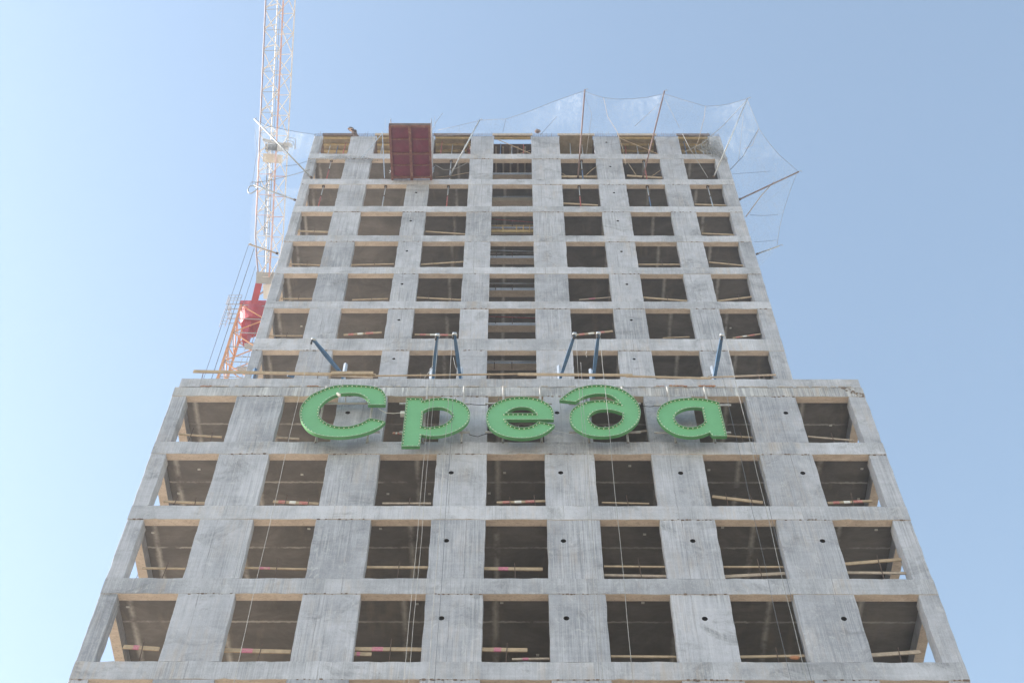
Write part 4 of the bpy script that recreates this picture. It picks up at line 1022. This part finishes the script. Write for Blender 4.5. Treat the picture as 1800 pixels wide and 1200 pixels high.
# ---------------------------------------------------------------- tower crane behind the left side
CD = 104.0
CR = empty("tower_crane", (atd(430, 600, CD).x, atd(430, 600, CD).y, 0), "tower crane with orange mast, red slewing frame and pale lattice jib behind the tower", "crane")
mast_top = atd(444, 558, CD)
mx, my = mast_top.x+.25, mast_top.y; mz = mast_top.z
ang = math.radians(3); hw = 1.05
cor = [Vector((mx, my, 0)) + Matrix.Rotation(ang, 3, 'Z') @ Vector((sx*hw, sy*hw, 0)) for sx, sy in ((-1,-1),(1,-1),(1,1),(-1,1))]
for c in cor: rod("mast_chord", (c.x, c.y, 0), (c.x, c.y, mz), .075, 'crane_orange', CR, square=True)
z = mz
k = 0
low = MB()
while z > 1.5:
    z2 = max(z-1.9, 0)
    for i in range(4):
        a, b = cor[i], cor[(i+1) % 4]
        if k % 2: a, b = b, a
        if z > 62:
            rod("mast_brace", (a.x, a.y, z), (b.x, b.y, z2), .045, 'crane_orange', CR)
            rod("mast_rail", (a.x, a.y, z), (b.x, b.y, z), .035, 'crane_orange' if i % 2 else 'prop_grey', CR)
        else:
            low.bar((a.x, a.y, z), (b.x, b.y, z2), .09)
    z = z2; k += 1
low.build("lower_bracing", 'crane_orange', CR, kind='stuff')
for q in range(6):
    zq = mz-1-q*3; MB().box(mx-.2, mx+.6, my-.25, my+.25, zq, zq+.05).build("ladder_landing", 'steel', CR)
# ladder inside mast
for s_ in (-.2, .2): rod("ladder_stile", (mx+s_, my+.2, 40), (mx+s_, my+.2, mz), .025, 'steel', CR)
# slewing ring, red turntable
tt = MB()
def ringpts(r, z, n=20): return [Vector((mx+r*math.cos(2*math.pi*i/n), my+r*math.sin(2*math.pi*i/n), z)) for i in range(n)]
for r0, r1, za, zb in ((.9, 1.2, mz-1.3, mz), (1.2, 1.35, mz, mz+.3)):
    a = ringpts(r0, za); b = ringpts(r1, zb); n = 20; tt.add(a+b, [(i, (i+1) % n, (i+1) % n+n, i+n) for i in range(n)] + [tuple(range(n-1,-1,-1)), tuple(range(n, 2*n))])
tt.build("turntable", 'crane_red', CR)
MB().box(mx-1.15, mx+2.4, my-1.05, my+1.0, mz+.31, mz+.75).build("slewing_platform", 'crane_red', CR)
for xq in (-.5, .9): MB().box(mx+xq, mx+xq+.4, my-.5, my+.5, mz-3.2, mz-1.3).build("collar_leg", 'crane_red', CR)
# side gallery with railing and caged ladder at the left of the turntable
ga = Vector((mx-1.7, my-.4, mz+.4))
for q in range(5): MB().box(mx-2.2, mx-1.16, my-1.0+q*.42, my-.94+q*.42, mz+.30, mz+.36).build("gallery_slat", 'steel', CR)
for dx, dy in ((-2.2,-1.0),(-2.2,0),(-2.2,.8),(-1.7,-1.0),(-1.2,-1.0)): rod("gallery_post", (mx+dx, my+dy, mz+.36), (mx+dx, my+dy, mz+1.6), .03, 'steel', CR)
for hh in (.85, 1.2, 1.6):
    rod("gallery_rail", (mx-2.2, my-1.0, mz+hh), (mx-2.2, my+.8, mz+hh), .025, 'steel', CR); rod("gallery_rail", (mx-2.2, my-1.0, mz+hh), (mx-1.2, my-1.0, mz+hh), .025, 'steel', CR)
for q in range(7): rod("ladder_rung", (mx-2.2, my-.8, mz+.2-q*.4), (mx-1.8, my-.8, mz+.2-q*.4), .022, 'steel', CR)
for xx in (-2.2, -1.8): rod("ladder_stile", (mx+xx, my-.8, mz+.3), (mx+xx, my-.8, mz-2.6), .028, 'steel', CR)
# A-frame leg and jib root
J0 = atd(470, 487, 102.0); J1 = atd(493.5, -10, 101.5)
jd = (J1-J0).normalized(); J2 = J0+jd*46
rod("frame_leg", atd(447, 532, 103), atd(458, 486, 102.5), .24, 'crane_red', CR, square=True)
rod("frame_leg", atd(476, 532, 104), atd(472, 486, 102.8), .2, 'crane_red', CR, square=True)
rod("frame_leg", atd(452, 520, 103), atd(490, 495, 102.5), .07, 'crane_white', CR)
MB().bar(J0-jd*.5, J0+jd*.35, 1.5, .8, up=_f).build("jib_foot", 'cab_grey', CR)
MB().bar(J0-jd*1.6+_r*.5, J0-jd*.5+_r*.4, 1.3, .7, up=_f).build("winch_housing", 'crane_white', CR)
# lattice jib: square section turned on edge so that four chords show
side = jd.cross(_f).normalized(); dep = side.cross(jd).normalized()
def jc(a, sx, sy, w=.78):
    th = math.radians(24); x = (sx*math.cos(th)-sy*math.sin(th))*w; y = (sx*math.sin(th)+sy*math.cos(th))*w
    return J0+jd*a+side*x+dep*y
def wj(a): return .78*(.92+.06*min(1, a/21)) if a > 2.5 else .78*(.6+.32*a/2.5)
secs = [i*1.5 for i in range(31)]
cmat = lambda a, i: 'crane_pink' if (3.5 < a < 9 or i == 0) else 'chord_grey'
SQ = [(-1,-1),(1,-1),(1,1),(-1,1)]
for i, (sx, sy) in enumerate(SQ):
    for k in range(len(secs)-1):
        rod("jib_chord", jc(secs[k], sx, sy, wj(secs[k])), jc(secs[k+1], sx, sy, wj(secs[k+1])), .060 if i in (0, 1) else .045, cmat(secs[k], i) if i in (0, 1) else 'crane_white', CR, n=8)
for k in range(len(secs)-1):
    a, b = secs[k], secs[k+1]
    for i in range(4):
        c0, c1 = SQ[i], SQ[(i+1) % 4]
        if i % 2 == k % 2 or k < 16: rod("jib_brace", jc(a, *(c0 if k % 2 else c1), wj(a)), jc(b, *(c1 if k % 2 else c0), wj(b)), .038, "crane_white", CR, n=6)
        if i in (0, 2): rod("jib_rail", jc(a, *c0, wj(a)), jc(a, *c1, wj(a)), .026 if i == 0 else .035, 'prop_grey' if (i == 0 and a > 9) else ('crane_pink' if 3 < a < 9 else 'crane_white'), CR, n=6)
        elif i == 1: rod("jib_rung", jc(a+.2, *c0, wj(a)), jc(a+.75, *c1, wj(a)), .055, 'crane_white', CR, n=6)
# walkway and ropes inside the jib
rod("hoist_rope", J0+jd*1+side*.02, J0+jd*45+side*.02, .018, 'wire', CR); rod("hoist_rope", J0+jd*1+side*.3, J0+jd*12+side*.28, .02, 'wire', CR)
for s_ in (.05, .42):
    rod("ladder_stile", J0+jd*3+side*s_+dep*.1, J0+jd*9.4+side*s_+dep*.1, .035, 'wire', CR)
for q in range(16): rod("ladder_rung", J0+jd*(3.2+q*.4)+side*.05+dep*.1, J0+jd*(3.2+q*.4)+side*.42+dep*.1, .022, 'wire', CR)
# service platform and beige box on the jib
def jbar(px, py, px2, py2, w, h, name, mat, dist=101.2):
    MB().bar(atd(px, py, dist), atd(px2, py2, dist), w, h, up=_f).build(name, mat, CR)
jbar(480, 272, 479, 286, 1.35, .5, "counter_box", 'cab_tan'); jbar(482, 249, 481, 253, 1.5, 1.0, "platform_floor", 'cab_grey')
jbar(478, 254, 477.5, 265, .85, .5, "machine_box", 'glass', 100.9); jbar(470, 254, 469.5, 267, .14, .5, "box_side", 'cab_tan', 100.9); jbar(492, 256, 491.5, 266, .3, .5, "box_side", 'cab_grey', 100.9)
jbar(500, 255, 513, 255.5, .25, .9, "side_platform", 'cab_grey'); jbar(498, 260, 507, 262, .2, .6, "side_platform", 'cab_grey')
for l in ([(500,253),(506,241),(519,244),(520,262)], [(504,249),(508,247),(516,250),(518,258),(518,263)]):
    MB().tube([atd(x, y, 100.9) for x, y in l], .028, 6).build("railing_loop", 'prop_grey', CR, True)
# hoist ropes hanging left of the tower
for px, py, lab in ((437, 430, "thin outer hoist rope hanging left of the tower, leftmost of the three"), (447, 436, "dark hoist rope hanging left of the tower between two thinner ones"), (449, 468, "faint inner hoist rope hanging closest to the crane mast")):
    p = at(px, py, T+.5 if px != 449 else T+4)
    o = MB().tube([p, Vector((p.x, p.y, Z0-3))], .012 if px != 447 else .016, 5).build("hoist_rope", 'wire', None); tag(o, lab, "rope", 'hoist ropes left of the tower')

# spalled corner of the podium roof
sp = MB(); random.seed(5)
for k in range(26):
    u = k/25; c = at(1480+38*u+random.uniform(-2,2), 680+14*u+random.uniform(-2,3), D-.01); sp.ball(c, random.uniform(.02, .06), 5, 3, (1, .4, .6))
sp.build("spalled_corner", 'rust_grout', B, kind='stuff')

# ---------------------------------------------------------------- thin bright haze volume, added in place of the lens flare veil
hz = MB(); hz.box(-220, 220, -60, 260, -1, 150); hz_o = hz.build("flare_veil", None)
hm = bpy.data.materials.new("flare_veil"); hm.use_nodes = True; ht = hm.node_tree; ht.nodes.clear()
ho = ht.nodes.new("ShaderNodeOutputMaterial"); hv = ht.nodes.new("ShaderNodeVolumePrincipled")
hv.inputs["Color"].default_value = (.93, .95, 1, 1); hv.inputs["Density"].default_value = FLARE_VEIL; hv.inputs["Anisotropy"].default_value = .6
ht.links.new(hv.outputs[0], ho.inputs["Volume"]); hz_o.data.materials.append(hm); hz_o['kind'] = 'stuff'
